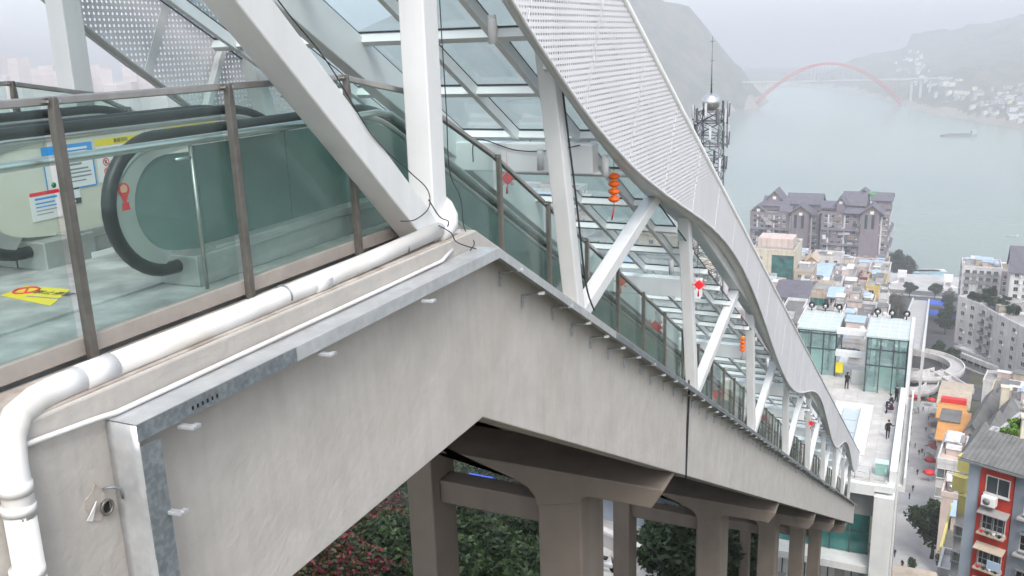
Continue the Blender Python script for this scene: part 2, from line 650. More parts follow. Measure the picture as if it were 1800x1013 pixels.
# dirty cement ledge under the pipe, laid on the near girder
vpart(MB().strip_x([(-8, -1.522), (6.6, -1.522)], [(-8, -1.55), (6.6, -1.55)], -3.93, -3.535), 'cement_ledge', 'concrete_ledge')
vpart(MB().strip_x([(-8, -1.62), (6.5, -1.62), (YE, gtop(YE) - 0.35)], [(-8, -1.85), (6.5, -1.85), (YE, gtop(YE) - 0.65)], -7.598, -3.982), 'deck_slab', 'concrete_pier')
vpart(MB().strip_x([(6.6, -1.60), (YE, gtop(YE) - 0.31)], [(6.6, -1.615), (YE, gtop(YE) - 0.345)], -7.59, -3.99), 'bounce_sheet', 'bounce_sheet')  # sheet added over the slab to bounce light up onto the roof frames
for y in range(9, 64, 6):
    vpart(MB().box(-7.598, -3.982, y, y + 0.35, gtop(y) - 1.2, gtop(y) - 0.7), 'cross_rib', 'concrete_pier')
# the floor on the upper landing
pf = MB().box(-7.5, -4.02, -8, 6.75, -1.6, -1.42).mesh('landing_floor', 'floor_plate')
structure('landing_floor', pf)

def pier(Yc, zb, xs_, base, label, big=1.0):
    p = thing('concrete_pier', label, 'pier', (-5.4, Yc, base), 0, 'concrete piers under the viaduct')
    def part(mb, name, bev=0.03):
        for i, v in enumerate(mb.v):
            mb.v[i] = (v[0] + 5.4, v[1] - Yc, v[2] - base)
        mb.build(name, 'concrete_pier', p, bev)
    (a0, a1), (c0, c1) = xs_
    half = 0.62 * big
    zt = gbot(Yc) - 0.02
    # hammer-head cap with rounded haunches either side of the near column
    poly = [(-3.56, zt), (-3.56, zb + 0.32), (-3.75, zb), (a1 + 0.16, zb)]
    poly += [(a1 + 0.16 * (1 - math.sin(R(t))), zb - 0.16 * (1 - math.cos(R(t)))) for t in (30, 60, 90)]
    rr = 0.45
    poly += [(a0, zb - 0.35)] + [(a0 - rr * (1 - math.cos(R(t))), zb - 0.35 + rr * math.sin(R(t)) * 0.9) for t in (25, 50, 75)]
    poly += [(-7.45, zb + 0.30), (-7.98, zb + 0.55), (-7.98, zt)]
    n = len(poly)
    mb = MB()
    y0, y1 = Yc - half, Yc + half
    mb.add([(x, y0, z) for x, z in poly] + [(x, y1, z) for x, z in poly],
           [tuple(range(n)), tuple(range(2 * n - 1, n - 1, -1))] + [(i, n + i, n + (i + 1) % n, (i + 1) % n) for i in range(n)])
    part(mb, 'cap_beam')
    part(MB().box(a0, a1, Yc - half * 0.92, Yc + half * 0.92, base, zb - 0.02), 'column')
    part(MB().box(c0, c1, Yc - half * 0.9, Yc + half * 0.5, base, zb + 0.5), 'column')
    part(MB().box(c1, a0, Yc - 0.3, Yc + 0.15, zb - 0.85, zb - 0.40), 'tie_beam')
pier(13.6, -7.35, ((-5.78, -4.98), (-8.42, -7.88)), -19, 'first and largest concrete pier below the ridge of the viaduct')
pier(26.2, -14.25, ((-5.92, -5.16), (-8.70, -8.15)), -26, 'second concrete pier down the slope, in front of the shop steps')
pier(37.6, -20.55, ((-5.85, -5.1), (-8.6, -8.1)), -36, 'third concrete pier down the slope, narrower in view')
pier(48.5, -26.5, ((-5.85, -5.1), (-8.6, -8.1)), -44, 'fourth concrete pier down the slope')
pier(58.5, -32.0, ((-5.85, -5.1), (-8.6, -8.1)), -52, 'last concrete pier of the viaduct beside the lower station')

# ------------------------------------------------------------------ galvanised trim on the girder
tr_ = thing('galvanized_trim', 'galvanised sheet metal trim folded along the top of the concrete girder', 'trim', (-3.5, 2.85, -1.67))
def tpart(mb, name, mat, parent=tr_, bevel=0):
    for i, v in enumerate(mb.v):
        mb.v[i] = (v[0] + 3.5, v[1] - 2.85, v[2] + 1.67)
    return mb.build(name, mat, parent, bevel)
def tz(y):
    return -1.67 - S * max(0, y - 6.81)
# sheets in lengths, each slightly out of line with the next
cuts = [2.85, 4.05, 5.4, 6.81, 8.3, 9.9, 11.6, 13.4, 15.3, 17.5, 20, 23, 26, 30, 34, 39, 44, 50, 56, 62, YE - 0.3]
for i, (a, b) in enumerate(zip(cuts, cuts[1:])):
    o = 0.004 * (i % 2) + random.uniform(0, 0.003)
    tpart(MB().strip_x([(a, tz(a) - o), (b, tz(b) - o)], [(a, tz(a) - o - 0.004), (b, tz(b) - o - 0.004)], -3.518, -3.31), 'top_sheet', 'galvanized')
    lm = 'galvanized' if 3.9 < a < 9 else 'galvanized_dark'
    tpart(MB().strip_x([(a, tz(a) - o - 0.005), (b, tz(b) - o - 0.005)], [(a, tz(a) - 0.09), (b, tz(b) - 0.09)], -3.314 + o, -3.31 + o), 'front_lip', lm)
# the vertical drop at the near end: dented sheet and dark lip
bm_ = MB()
nz_, nx_ = 14, 4
vv, ff = [], []
for j in range(nz_ + 1):
    for i in range(nx_ + 1):
        x = -3.518 + 0.208 * i / nx_
        z = -1.68 - 2.2 * j / nz_
        dent = 0.03 * math.exp(-((z + 2.18) / 0.12) ** 2) * (i / nx_) * (1.4 - i / nx_)
        vv.append((x, 2.85 + dent, z))
for j in range(nz_):
    for i in range(nx_):
        a = j * (nx_ + 1) + i
        ff.append((a, a + 1, a + nx_ + 2, a + nx_ + 1))
bm_.add(vv, ff, True)
sh = tpart(bm_, 'side_sheet', 'galvanized')
so = sh.modifiers.new('thick', 'SOLIDIFY')
so.thickness = 0.004
tpart(MB().box(-3.314, -3.308, 2.852, 2.98, -3.9, -1.79), 'front_lip', 'galvanized_dark')
for y, z in ((3.12, -1.79), (4.28, -1.79), (5.52, -1.79), (2.97, -2.185), (2.97, -2.9)):
    tpart(MB().beam((-3.33, y, z), (-3.24, y + 0.02, z - 0.005), 0.035, 0.018).beam((-3.25, y + 0.02, z), (-3.25, y + 0.055, z - 0.004), 0.03, 0.02), 'bracket', 'galvanized', bevel=0.002)
for y in [7.15 + 0.62 * k for k in range(60)]:
    if y < YE - 1:
        z = tz(y)
        y += random.uniform(-0.08, 0.08)
        tpart(MB().beam((-3.52, y, z - 0.15), (-3.335, y + 0.01, z - 0.12), 0.022, 0.016).beam((-3.50, y - 0.01, z - 0.14), (-3.495, y - 0.04, z - 0.27), 0.016, 0.014), 'bracket', 'galvanized_dark')
        tpart(MB().beam((-3.345, y, z - 0.118), (-3.29, y + 0.02, z - 0.112), 0.035, 0.022), 'clip', 'galvanized')
# slots punched in the front lip
for y0 in (3.2, 5.02):
    for k in range(6 if y0 < 4 else 5):
        tpart(MB().box(-3.3085, -3.3065, y0 + k * 0.035, y0 + k * 0.035 + 0.012, -1.735, -1.715), 'slot', 'black_gap')

# ------------------------------------------------------------------ pipes and cables
pp = thing('drain_pipe', 'thick white plastic drain pipe running along the ledge and turning down the wall', 'pipe', (-3.6, 2.4, -1.46))
def off(mb, o):
    for i, v in enumerate(mb.v):
        mb.v[i] = (v[0] - o[0], v[1] - o[1], v[2] - o[2])
    return mb
PO = (-3.6, 2.4, -1.46)
def ppart(mb, name='pipe_length', mat='pvc'):
    return off(mb, PO).build(name, mat, pp)
r0 = 0.064
zc = -1.475
ppart(MB().tube([(-3.615, 2.98, zc), (-3.615, 4.0, zc), (-3.61, 5.2, zc + 0.012), (-3.61, 6.33, zc + 0.035)], r0, 20), 'pipe_length')
ppart(MB().tube([(-3.615, 2.83, zc), (-3.615, 3.02, zc)], r0 + 0.005, 20), 'coupling')
ppart(MB().tube([(-3.615, 4.62, zc), (-3.613, 4.78, zc)], r0 + 0.004, 20), 'coupling')
el = [(-3.615, 2.84, zc), (-3.615, 2.72, zc), (-3.60, 2.58, zc - 0.005), (-3.565, 2.45, zc - 0.03), (-3.52, 2.37, zc - 0.09), (-3.475, 2.325, zc - 0.19), (-3.452, 2.31, zc - 0.30), (-3.45, 2.305, zc - 0.42)]
ppart(MB().tube(el, r0 + 0.001, 20), 'elbow')
ppart(MB().tube([(-3.45, 2.307, zc - 0.26), (-3.45, 2.303, zc - 0.31)], r0 + 0.006, 20), 'collar')
ppart(MB().tube([(-3.45, 2.305, zc - 0.36), (-3.45, 2.301, zc - 0.40)], r0 + 0.007, 20), 'collar')
ppart(MB().tube([(-3.45, 2.303, zc - 0.40), (-3.45, 2.28, -4.2)], r0, 20), 'pipe_length')
ppart(MB().tube([(-3.45, 2.29, -2.13), (-3.45, 2.29, -2.175)], r0 + 0.010, 20), 'collar')
el2 = [(-3.61, 6.30, zc + 0.01), (-3.615, 6.42, zc + 0.012), (-3.625, 6.52, zc + 0.04), (-3.65, 6.575, zc + 0.10), (-3.70, 6.60, zc + 0.17), (-3.76, 6.61, zc + 0.21)]
ppart(MB().tube(el2, r0 + 0.012, 20), 'elbow')
for y in (4.35, 5.75):                     # strap clips holding the pipe to the ledge
    ppart(MB().tube([(-3.615 + (r0 + 0.004) * math.cos(R(a)), y, zc + 0.006 + (r0 + 0.004) * math.sin(R(a))) for a in range(-20, 201, 20)], 0.006, 6), 'strap', 'galvanized_dark')
cd = MB().tube([(-3.49, 1.9, -1.575), (-3.49, 2.36, -1.61), (-3.49, 2.78, -1.642), (-3.487, 2.9, -1.655), (-3.49, 4.2, -1.652), (-3.497, 5.2, -1.654), (-3.50, 6.15, -1.65), (-3.51, 6.35, -1.60)], 0.014, 10)
tag(cd.build('conduit', 'pvc'), 'thin white plastic conduit lying along the back of the metal trim', 'conduit')
def cable(pts, r, label, n=6):
    P = [Vector(p) for p in pts]
    fine = []
    for i in range(len(P) - 1):                    # smooth the run with a Catmull-Rom pass
        p0, p1, p2, p3 = P[max(i - 1, 0)], P[i], P[i + 1], P[min(i + 2, len(P) - 1)]
        for k in range(5):
            t = k / 5
            fine.append(0.5 * ((2 * p1) + (p2 - p0) * t + (2 * p0 - 5 * p1 + 4 * p2 - p3) * t * t + (3 * p1 - p0 - 3 * p2 + p3) * t ** 3))
    fine.append(P[-1])
    return tag(MB().tube(fine, r, n).build('cable', 'cable'), label, 'cable')
XT = -3.78
XF = XT + 0.118
cable([(XF, 4.10, 0.85), (XF, 4.62, 0.30), (XF, 5.07, -0.08), (XF + .01, 5.52, -0.60), (XF, 6.0, -0.92), (XF + .015, 6.24, -1.10), (XF + .03, 6.22, -1.24), (XF + .02, 6.02, -1.30), (XF, 5.84, -1.28)], 0.0045, 'black cable running down the face of the big slanting white member')
cable([(XF + .02, 6.24, -1.18), (XF + .06, 6.33, -1.33), (XF + .10, 6.40, -1.38), (XF + .11, 6.36, -1.42)], 0.005, 'short black cable tail curling onto the end of the drain pipe')
cable([(XT + .12, 6.62, 1.0), (XT + .12, 6.62, 0.2), (XT + .125, 6.63, -0.5), (XT + .12, 6.64, -1.0), (XT + .17, 6.72, -1.25), (XT + .19, 6.72, -1.50), (XT + .27, 6.74, -1.62), (XT + .3, 6.6, -1.66)], 0.0045, 'black cable hanging down the side of the upright by the pipe elbow')
cable([(XF + .11, 6.22, -1.38), (XF + .16, 6.33, -1.46), (XF + .17, 6.40, -1.55), (XF + .25, 6.58, -1.64)], 0.005, 'thin black cable looping over the pipe elbow to the trim')
cable([(XT + .12, 9.05, 0.05), (XT + .125, 9.30, -0.9), (XT + .125, 9.55, -1.75), (XT + .13, 9.8, -2.75), (XT + .16, 10.0, -3.15)], 0.012, 'black cable strapped down the second leaning upright')
cable([(-3.515, 14.36, gtop(14.3) + 0.02), (-3.50, 14.33, gtop(14.3) - 0.25), (-3.505, 14.3, gtop(14.3) - 0.9), (-3.515, 14.28, gbot(14.3) - 0.05)], 0.018, 'dark cable hanging down the joint between the two girders')
an = thing('wall_anchor', 'torn metal anchor ring in a chipped patch of the wall beside the trim', 'anchor', (-3.518, 2.74, -2.06))
rr0 = random.Random(3)
chip = [((0.055 + rr0.uniform(-.018, .018)) * math.cos(R(a)), (0.085 + rr0.uniform(-.02, .02)) * math.sin(R(a))) for a in range(0, 360, 30)]
MB().prism_x(chip, -0.004, 0.004).build('chipped_patch', 'concrete_ledge', an)
MB().tube([(0.025, 0.03 + 0.032 * math.cos(R(30 * k)), -0.035 + 0.036 * math.sin(R(30 * k))) for k in range(12)], 0.008, 6, closed=True).build('ring', 'steel_brown', an)
MB().prism_x([(0.012, -0.06), (0.048, -0.06), (0.048, -0.01), (0.012, -0.01)], -0.002, 0.02).build('socket', 'black_gap', an)
MB().add([(0.004, -0.075, -0.06), (0.03, -0.055, -0.01), (0.035, -0.03, 0.03), (0.006, -0.045, -0.075)], [(0, 1, 2, 3)]).build('torn_flap', 'sign_white', an).modifiers.new('t', 'SOLIDIFY').thickness = 0.004
MB().tube([(0.01, 0.03, 0.06), (0.04, 0.07, 0.055), (0.05, 0.10, 0.03), (0.05, 0.105, -0.02)], 0.006, 6).build('bent_wire', 'galvanized_dark', an)
# ------------------------------------------------------------------ white steel trusses
def ath(px, py, h):
    v = ray(px, py)
    return v * (h / (v.z + S * v.y))
def hz_(h, y):
    return h - S * y
BN = [9.8, 15.75, 22.2, 28.8, 35.5, 42.2, 49.0, 55.8, 62.4]
def truss(X, label):
    t = thing('canopy_truss', label, 'truss', (X, 6.47, -1.53))
    def part(p, q, name, w, h):
        o = off(MB().beam(p, q, w, h, (1, 0, 0)), (X, 6.47, -1.53)).build(name, 'white_paint', t, 0.012)
        return o
    part((X, 6.47, -1.55), (X, 6.49, hz_(5.5, 6.5)), 'upright', 0.225, 0.225)
    part((X, 6.36, -1.50), (X, 1.2, 3.25), 'diagonal', 0.235, 0.235)
    for i, b in enumerate(BN):
        tt = (5.5 - 2.176) / 0.869
        part((X, b, gtop(b) - 0.03), (X, b - 0.24 * tt, gtop(b) + tt), 'upright', 0.19, 0.19)
        if b < 60:
            part((X, b + 0.10, gtop(b) - 0.02), (X, b + 3.65, hz_(5.15, b + 3.65)), 'diagonal', 0.18, 0.18)
    for b in [6.47] + BN:                          # base plates with bolts
        pl_ = off(MB().beam((X, b - 0.22, gtop(b - 0.22) + 0.012), (X, b + 0.22, gtop(b + 0.22) + 0.012), 0.34, 0.024, (0, 0, 1)), (X, 6.47, -1.53)).build('base_plate', 'white_paint', t)
        if b < 20:
            for sx in (-0.13, 0.13):
                for sy in (-0.18, 0.18):
                    off(MB().tube([(X + sx, b + sy, gtop(b + sy) + 0.01), (X + sx, b + sy, gtop(b + sy) + 0.05)], 0.014, 6), (X, 6.47, -1.53)).build('bolt', 'steel', pl_)
    part((X, -4, hz_(5.35, -4)), (X, 66, hz_(5.35, 66)), 'top_chord', 0.2, 0.22)
    return t
truss(XT, 'near row of white steel uprights and diagonals holding up the canopy')
truss(-7.66, 'far row of white steel uprights and diagonals across the landing')

# ------------------------------------------------------------------ perforated canopy edge with its wavy lower rim
HT = 6.3
def low_h(y):
    return 4.93 + 0.56 * math.cos(2 * math.pi * (y - 18.0) / 17.4)
CA, SA = 1 / math.hypot(1, S), S / math.hypot(1, S)
def low_at(yt, dh=0.0):
    """walk down square to the slope from the top rim until the wavy rim"""
    t = 0.0
    z0 = hz_(HT, yt)
    while t < 4:
        y, z = yt - SA * t, z0 - CA * t
        if z <= hz_(low_h(y) + dh, y):
            return y, z
        t += 0.01
    return y, z
def fascia(X, inward, label, ya, yb, dh=0.0):
    f = thing('canopy_fascia', label, 'canopy', (X, 6.5, 2.7))
    O = (X, 6.5, 2.7)
    W = 1.52
    y = ya
    tops, lows = [], []
    while y < yb:
        a, b = y, min(y + W, yb)
        g = 0.012
        st = [a + g + (b - a - 2 * g) * k / 6 for k in range(7)]
        tp = [(q, hz_(HT, q)) for q in st]
        lw = [low_at(q, dh) for q in st]
        off(MB().strip_x(tp, lw, X - 0.003, X + 0.003), O).build('panel', 'perforated_sheet', f)
        # plain strip backing the joint
        q0, q1 = a - 0.05, a + 0.05
        off(MB().strip_x([(q0, hz_(HT, q0)), (q1, hz_(HT, q1))], [low_at(q0, dh), low_at(q1, dh)], X - 0.012 * inward - 0.004, X - 0.012 * inward + 0.004), O).build('joint_strip', 'white_soft', f)
        tops += tp
        lows += lw
        y += W
    # wavy rim: soffit turned inwards and a lip on the front edge
    lo2 = [(q, z + 0.02) for q, z in lows]
    vs, fs = [], []
    for q, z in lows:                             # the turned-in band is deep at the crests of the wave and thin in the troughs
        wd = (0.32 + 0.24 * math.cos(2 * math.pi * (q - 17.0) / 17.4)) if inward > 0 else 0.09
        vs += [(X, q, z), (X - wd * inward, q, z + 0.01)]
    for i in range(len(lows) - 1):
        fs.append((2 * i, 2 * i + 1, 2 * i + 3, 2 * i + 2))
    sof = off(MB().add(vs, fs, True), O).build('soffit', 'white_soft', f)
    sm = sof.modifiers.new('thick', 'SOLIDIFY')
    sm.thickness = 0.012
    off(MB().tube([(X + 0.012 * inward, q, z) for q, z in lows], 0.022, 6), O).build('lower_rim', 'white_paint', f)
    off(MB().tube([(X, tops[0][0], tops[0][1]), (X, tops[-1][0], tops[-1][1])], 0.04, 8), O).build('upper_rim', 'white_paint', f)
    off(MB().beam((X - 0.12 * inward, ya, hz_(5.75, ya)), (X - 0.12 * inward, yb, hz_(5.75, yb)), 0.1, 0.1, (1, 0, 0)), O).build('purlin', 'white_paint', f)
    k = ya + 0.76
    while k < yb:
        l = low_at(k, dh)
        off(MB().beam((X - 0.10 * inward, k, hz_(HT, k) - 0.03), (X - 0.10 * inward, l[0], l[1] + 0.03), 0.07, 0.09, (1, 0, 0)), O).build('rib', 'white_paint', f)
        k += W * 2
    return f
fascia(-3.48, 1, 'near perforated white canopy edge with a wavy lower rim sweeping down the slope', -3.5, 66.5)
fascia(-7.96, -1, 'far perforated white canopy edge seen from inside at upper left', -3.5, 66.5, -0.52)

# ------------------------------------------------------------------ glass roof
HG = 4.8
roof = thing('glass_roof', 'sloping glass roof in a white grid over the escalators', 'roof', (-5.72, 6.5, 1.26))
RO = (-5.72, 6.5, 1.26)
MX = [-3.72, -4.10, -4.93, -5.75, -6.58, -7.40, -7.74]
RY = [8.55 + 1.13 * k for k in range(-3, 51)]
def rpart(mb, name, mat='roof_frame', bevel=0):
    return off(mb, RO).build(name, mat, roof, bevel)
for x in MX[1:-1]:
    if abs(x + 5.75) < 0.01:
        rpart(MB().beam((x, RY[0], hz_(HG - 0.27, RY[0])), (x, RY[-1], hz_(HG - 0.27, RY[-1])), 0.17, 0.40, (0, 0, 1)), 'spine_beam', bevel=0.01)
    else:
        rpart(MB().beam((x, RY[0], hz_(HG - 0.075, RY[0])), (x, RY[-1], hz_(HG - 0.075, RY[-1])), 0.065, 0.12, (0, 0, 1)), 'mullion')
for k, y in enumerate(RY):
    rpart(MB().beam((MX[0], y, hz_(HG - 0.062, y)), (MX[-1], y, hz_(HG - 0.062, y)), 0.095, 0.09, (0, S, 1)), 'transom')
for k in range(0, 10):
    y = 4.85 + 5.75 * k
    rpart(MB().beam((-3.80, y, hz_(HG - 0.42, y)), (-7.64, y, hz_(HG - 0.42, y)), 0.22, 0.36, (0, 0, 1)), 'cross_beam', bevel=0.012)
pane_mesh = {}
def pane(i):
    w = MX[i] - MX[i + 1]
    if i in pane_mesh:
        return pane_mesh[i]
    mb = MB()
    d = 1.13
    g = 0.035
    mb.cur = 0
    e = 0.008
    def slab(x0, x1, y0, y1):
        mb.add([(x0, y0, -S * y0), (x1, y0, -S * y0), (x1, y1, -S * y1), (x0, y1, -S * y1), (x0, y0, -S * y0 + e), (x1, y0, -S * y0 + e), (x1, y1, -S * y1 + e), (x0, y1, -S * y1 + e)],
               [(0, 3, 2, 1), (4, 5, 6, 7), (0, 1, 5, 4), (1, 2, 6, 5), (2, 3, 7, 6), (3, 0, 4, 7)])
    slab(-w + g, -g, g, d - g)
    mb.cur = 1
    slab(-w + 0.01, -w + g, 0.01, d - 0.01)
    slab(-g, -0.01, 0.01, d - 0.01)
    slab(-w + g, -g, 0.01, g)
    slab(-w + g, -g, d - g, d - 0.01)
    pane_mesh[i] = mb.mesh('glass_pane', ['roof_glass', 'gasket'])
    return pane_mesh[i]
pmat('gasket', (0.03, 0.045, 0.055), rough=0.5, var=0.1)
far_p = MB()
for k, y in enumerate(RY[:-1]):
    for i in range(len(MX) - 1):
        if y < 36:
            ob('glass_pane', pane(i), roof, 0, (MX[i] - RO[0], y - RO[1], hz_(HG, y) - RO[2]))
        else:
            w = MX[i] - MX[i + 1]
            o_ = len(far_p.v)
            me_ = pane(i)
            far_p.v += [(v.co.x + MX[i] - RO[0], v.co.y + y - RO[1], v.co.z + hz_(HG, y) - RO[2]) for v in me_.vertices]
            for p_ in me_.polygons:
                far_p.f.append([q + o_ for q in p_.vertices])
                far_p.mi.append(p_.material_index)
                far_p.sm.append(False)
fo = far_p.build('glass_pane', ['roof_glass', 'gasket'], roof)
fo['kind'] = 'stuff'
# spotlights under the roof grid
def spot(px, py, h, label, r=0.043):
    p = ath(px, py, h)
    t = thing('spotlight', label, 'lamp', (p.x, p.y, p.z), 0, 'white tube spotlights under the glass roof')
    MB().lathe([(r * 0.9, 0.13), (r, 0.12), (r, -0.10), (r * 0.86, -0.10), (r * 0.84, -0.03), (0.001, -0.03)], n=18).build('housing', 'white_paint', t)
    MB().lathe([(r * 0.83, -0.035), (r * 0.83, -0.028)], n=18).build('lens', 'rubber', t)
    MB().box(-0.03, 0.03, -0.03, 0.03, 0.131, 0.16).build('mount', 'white_paint', t)
spot(866, 58, 4.42, 'white spotlight at the top of the glass roof between the two tall uprights')
spot(950, 285, 4.22, 'white spotlight beside the second upright under the cross beam')
spot(1064, 296, 4.22, 'white spotlight next to the orange lantern string')
spot(1180, 472, 4.35, 'white spotlight above the second cross beam')
spot(1349, 640, 4.3, 'dark-mouthed spotlight beside the third diagonal')
cable([(-3.95, 10.47, hz_(4.50, 10.5)), (-4.3, 10.47, hz_(4.43, 10.5)), (-4.8, 10.47, hz_(4.42, 10.5)), (-5.35, 10.47, hz_(4.55, 10.5)), (-5.42, 10.47, hz_(4.26, 10.5))], 0.007, 'black cable sagging along the first cross beam')

# ------------------------------------------------------------------ lanterns and knots
def lantern_string(px, py, h, n, label, s=0.82):
    p = ath(px, py, h)
    t = thing('lantern_string', label, 'lantern', (p.x, p.y, p.z), 0, 'lantern strings under the glass roof')
    MB().tube([(0, 0, 0.55), (0, 0, 0.0)], 0.005, 6).build('cord', 'red', t)
    for k in range(n):
        z = -0.09 * s - k * 0.118 * s
        l = MB().lathe([(0.02 * s, 0.052 * s), (0.055 * s, 0.042 * s), (0.088 * s, 0.012 * s), (0.088 * s, -0.012 * s), (0.055 * s, -0.042 * s), (0.02 * s, -0.052 * s)], c=(0, 0, z), n=18).build('lantern', 'orange', t)
        MB().lathe([(0.03 * s, 0.062 * s), (0.03 * s, 0.05 * s)], c=(0, 0, z), n=12).build('cap', 'yellow', l)
    z = -0.09 * s - n * 0.118 * s
    MB().tube([(0, 0, z + 0.05), (0, 0.0, z - 0.03)], 0.004, 5).tube([(0, 0, z - 0.03), (-0.012, 0, z - 0.11 * s), (-0.04 * s, 0.01, z - 0.21 * s)], 0.012 * s, 6).build('tassel', 'red', t)
def knot(px, py, h, label, s=1.0, mat='red_bright'):
    p = ath(px, py, h)
    t = thing('decorative_knot', label, 'decoration', (p.x, p.y, p.z), 0, 'red decorations hung under the roof')
    MB().tube([(0, 0, 0.32), (0, 0, 0.1 * s)], 0.002, 5).build('cord', 'red', t)
    pts = []
    d = 0.13 * s
    poly = []
    for k in range(8):                              # squared rosette with looped corners
        a = R(45 * k)
        rr = d if k % 2 == 0 else d * 0.78
        poly.append((rr * math.sin(a), rr * math.cos(a)))
    n = len(poly)
    mb = MB().add([(x, -0.02, z) for x, z in poly] + [(x, 0.02, z) for x, z in poly], [tuple(range(n)), tuple(range(2 * n - 1, n - 1, -1))] + [(i, (i + 1) % n, n + (i + 1) % n, n + i) for i in range(n)])
    mb.build('knot', mat, t, 0.012)
    lp = MB()
    for sx, sz in ((-1, 0), (1, 0), (-0.7, 0.7), (0.7, 0.7), (-0.7, -0.7), (0.7, -0.7)):
        c = (sx * d * 1.12, 0, sz * d * 1.12)
        lp.tube([(c[0] + 0.025 * s * math.cos(R(60 * q)), 0, c[2] + 0.025 * s * math.sin(R(60 * q))) for q in range(6)], 0.008 * s, 5, closed=True)
    lp.build('loop', mat, t)
    MB().tube([(0, 0, -d), (-0.01, 0, -d - 0.05 * s), (-0.012, 0, -d - 0.17 * s)], 0.018 * s, 6, rad=[0.008 * s, 0.018 * s, 0.026 * s]).build('tassel', mat, t)
lantern_string(1079, 300, 4.40, 4, 'string of four orange lanterns hanging below the first cross beam')
lantern_string(1306, 590, 4.30, 4, 'small orange lantern string behind the fourth upright', 0.75)
knot(1229, 501, 4.1, 'bright red knot hanging to the right of the third upright', 0.68)
knot(892, 314, 3.75, 'red knot seen through the glass guardrail beside the first slope post', 0.6)
knot(1092, 495, 3.8, 'orange-red paper ornament behind the guardrail below the second cross beam', 0.7, 'orange')
knot(1426, 744, 4.1, 'small red knot far down the canopy between white diagonals', 0.8)
knot(1152, 575, 3.4, 'knot shape put in for a pinkish red reflection in the guardrail panes', 1.0, 'red')  # modelled knot in place of a pink reflection in the glass

# ------------------------------------------------------------------ glass guardrails
def guard(X, inside, label, slope_end, posts_flat):
    g = thing('glass_guardrail', label, 'guardrail', (X, 4.4, -1.5))
    O = (X, 4.4, -1.5)
    def part(mb, name, mat, bevel=0):
        return off(mb, O).build(name, mat, g, bevel)
    def rz(y):
        if y <= 5.62:
            return -0.20
        if y <= 6.5:
            return -0.20 - 0.15 * (y - 5.62) / 0.88
        if y <= 8.1:
            return -0.35 - 0.72 * (y - 6.5) / 1.6
        return -1.07 - S * (y - 8.1)
    ps = list(posts_flat) + [6.86]
    y = 8.1
    while y < slope_end:
        ps.append(y)
        y += 1.23
    # rails
    ry = [ps[0], 5.62, 6.5, 8.1, slope_end]
    part(MB().strip_x([(q, rz(q) + 0.021) for q in ry], [(q, rz(q) - 0.021) for q in ry], X - 0.026, X + 0.026), 'top_rail', 'steel', 0.006)
    hx = X + inside * 0.11
    hp = [(hx, ps[0], -0.50), (hx, 6.25, -0.50), (hx, 6.45, -0.53), (hx, 6.7, -0.66), (hx, slope_end, -0.66 - S * (slope_end - 6.7) + 0.03)]
    part(MB().tube(hp, 0.026, 12), 'hand_rail', 'brushed')
    def bz(q):
        return -1.447 - (S * (q - 6.9) if q > 6.9 else 0)
    by = [ps[0], 6.9, slope_end]
    part(MB().strip_x([(q, bz(q) + 0.047) for q in by], [(q, bz(q) - 0.047) for q in by], X - 0.028, X + 0.028), 'bottom_rail', 'rail_base', 0.004)
    for i, q in enumerate(ps):
        t0, b0 = rz(q), bz(q) - 0.10
        po = part(MB().prism_x([(q - 0.024, b0), (q + 0.024, b0), (q + 0.024, t0 - 0.10), (q + 0.012, t0 + 0.02), (q - 0.012, t0 + 0.02), (q - 0.024, t0 - 0.10)], X + 0.029, X + 0.075), 'post', 'steel_brown', 0.005)
        if q < 12:
            for sq in (-0.035, 0.035):
                off(MB().beam((X + 0.01, q + sq, t0), (X + 0.06, q + sq, t0), 0.012, 0.012), O).build('clamp', 'brushed', po)
        if i < len(ps) - 1:
            r = ps[i + 1]
            mids = [v for v in (5.62, 6.5, 6.9, 8.1) if q + 0.04 < v < r - 0.04]
            yy = [q + 0.035] + mids + [r - 0.035]
            part(MB().strip_x([(v, rz(v) - 0.022) for v in yy], [(v, bz(v) + 0.035) for v in yy], X - 0.006, X + 0.006), 'glass_panel', 'rail_glass')
    # slim inner balusters carrying the hand rail
    for q in (3.92,):
        part(MB().tube([(hx, q + 0.27, -0.52), (hx, q + 0.27, -1.42)], 0.012, 10), 'baluster', 'steel')
        part(MB().tube([(hx, q + 0.27, -0.60), (hx + inside * 0.0, q + 0.14, -0.60)], 0.010, 8), 'baluster_arm', 'brushed')
    return g
guard(-3.96, -1, 'near glass guardrail with steel posts along the landing and down the slope', 64.0, [-2.98, -1.75, -0.52, 0.70, 1.93, 3.16, 4.39, 5.62])
guard(-7.47, 1, 'far glass guardrail at the left edge of the landing', 64.0, [-2.98, -1.75, -0.52, 0.70, 1.93, 3.16, 4.39, 5.62])

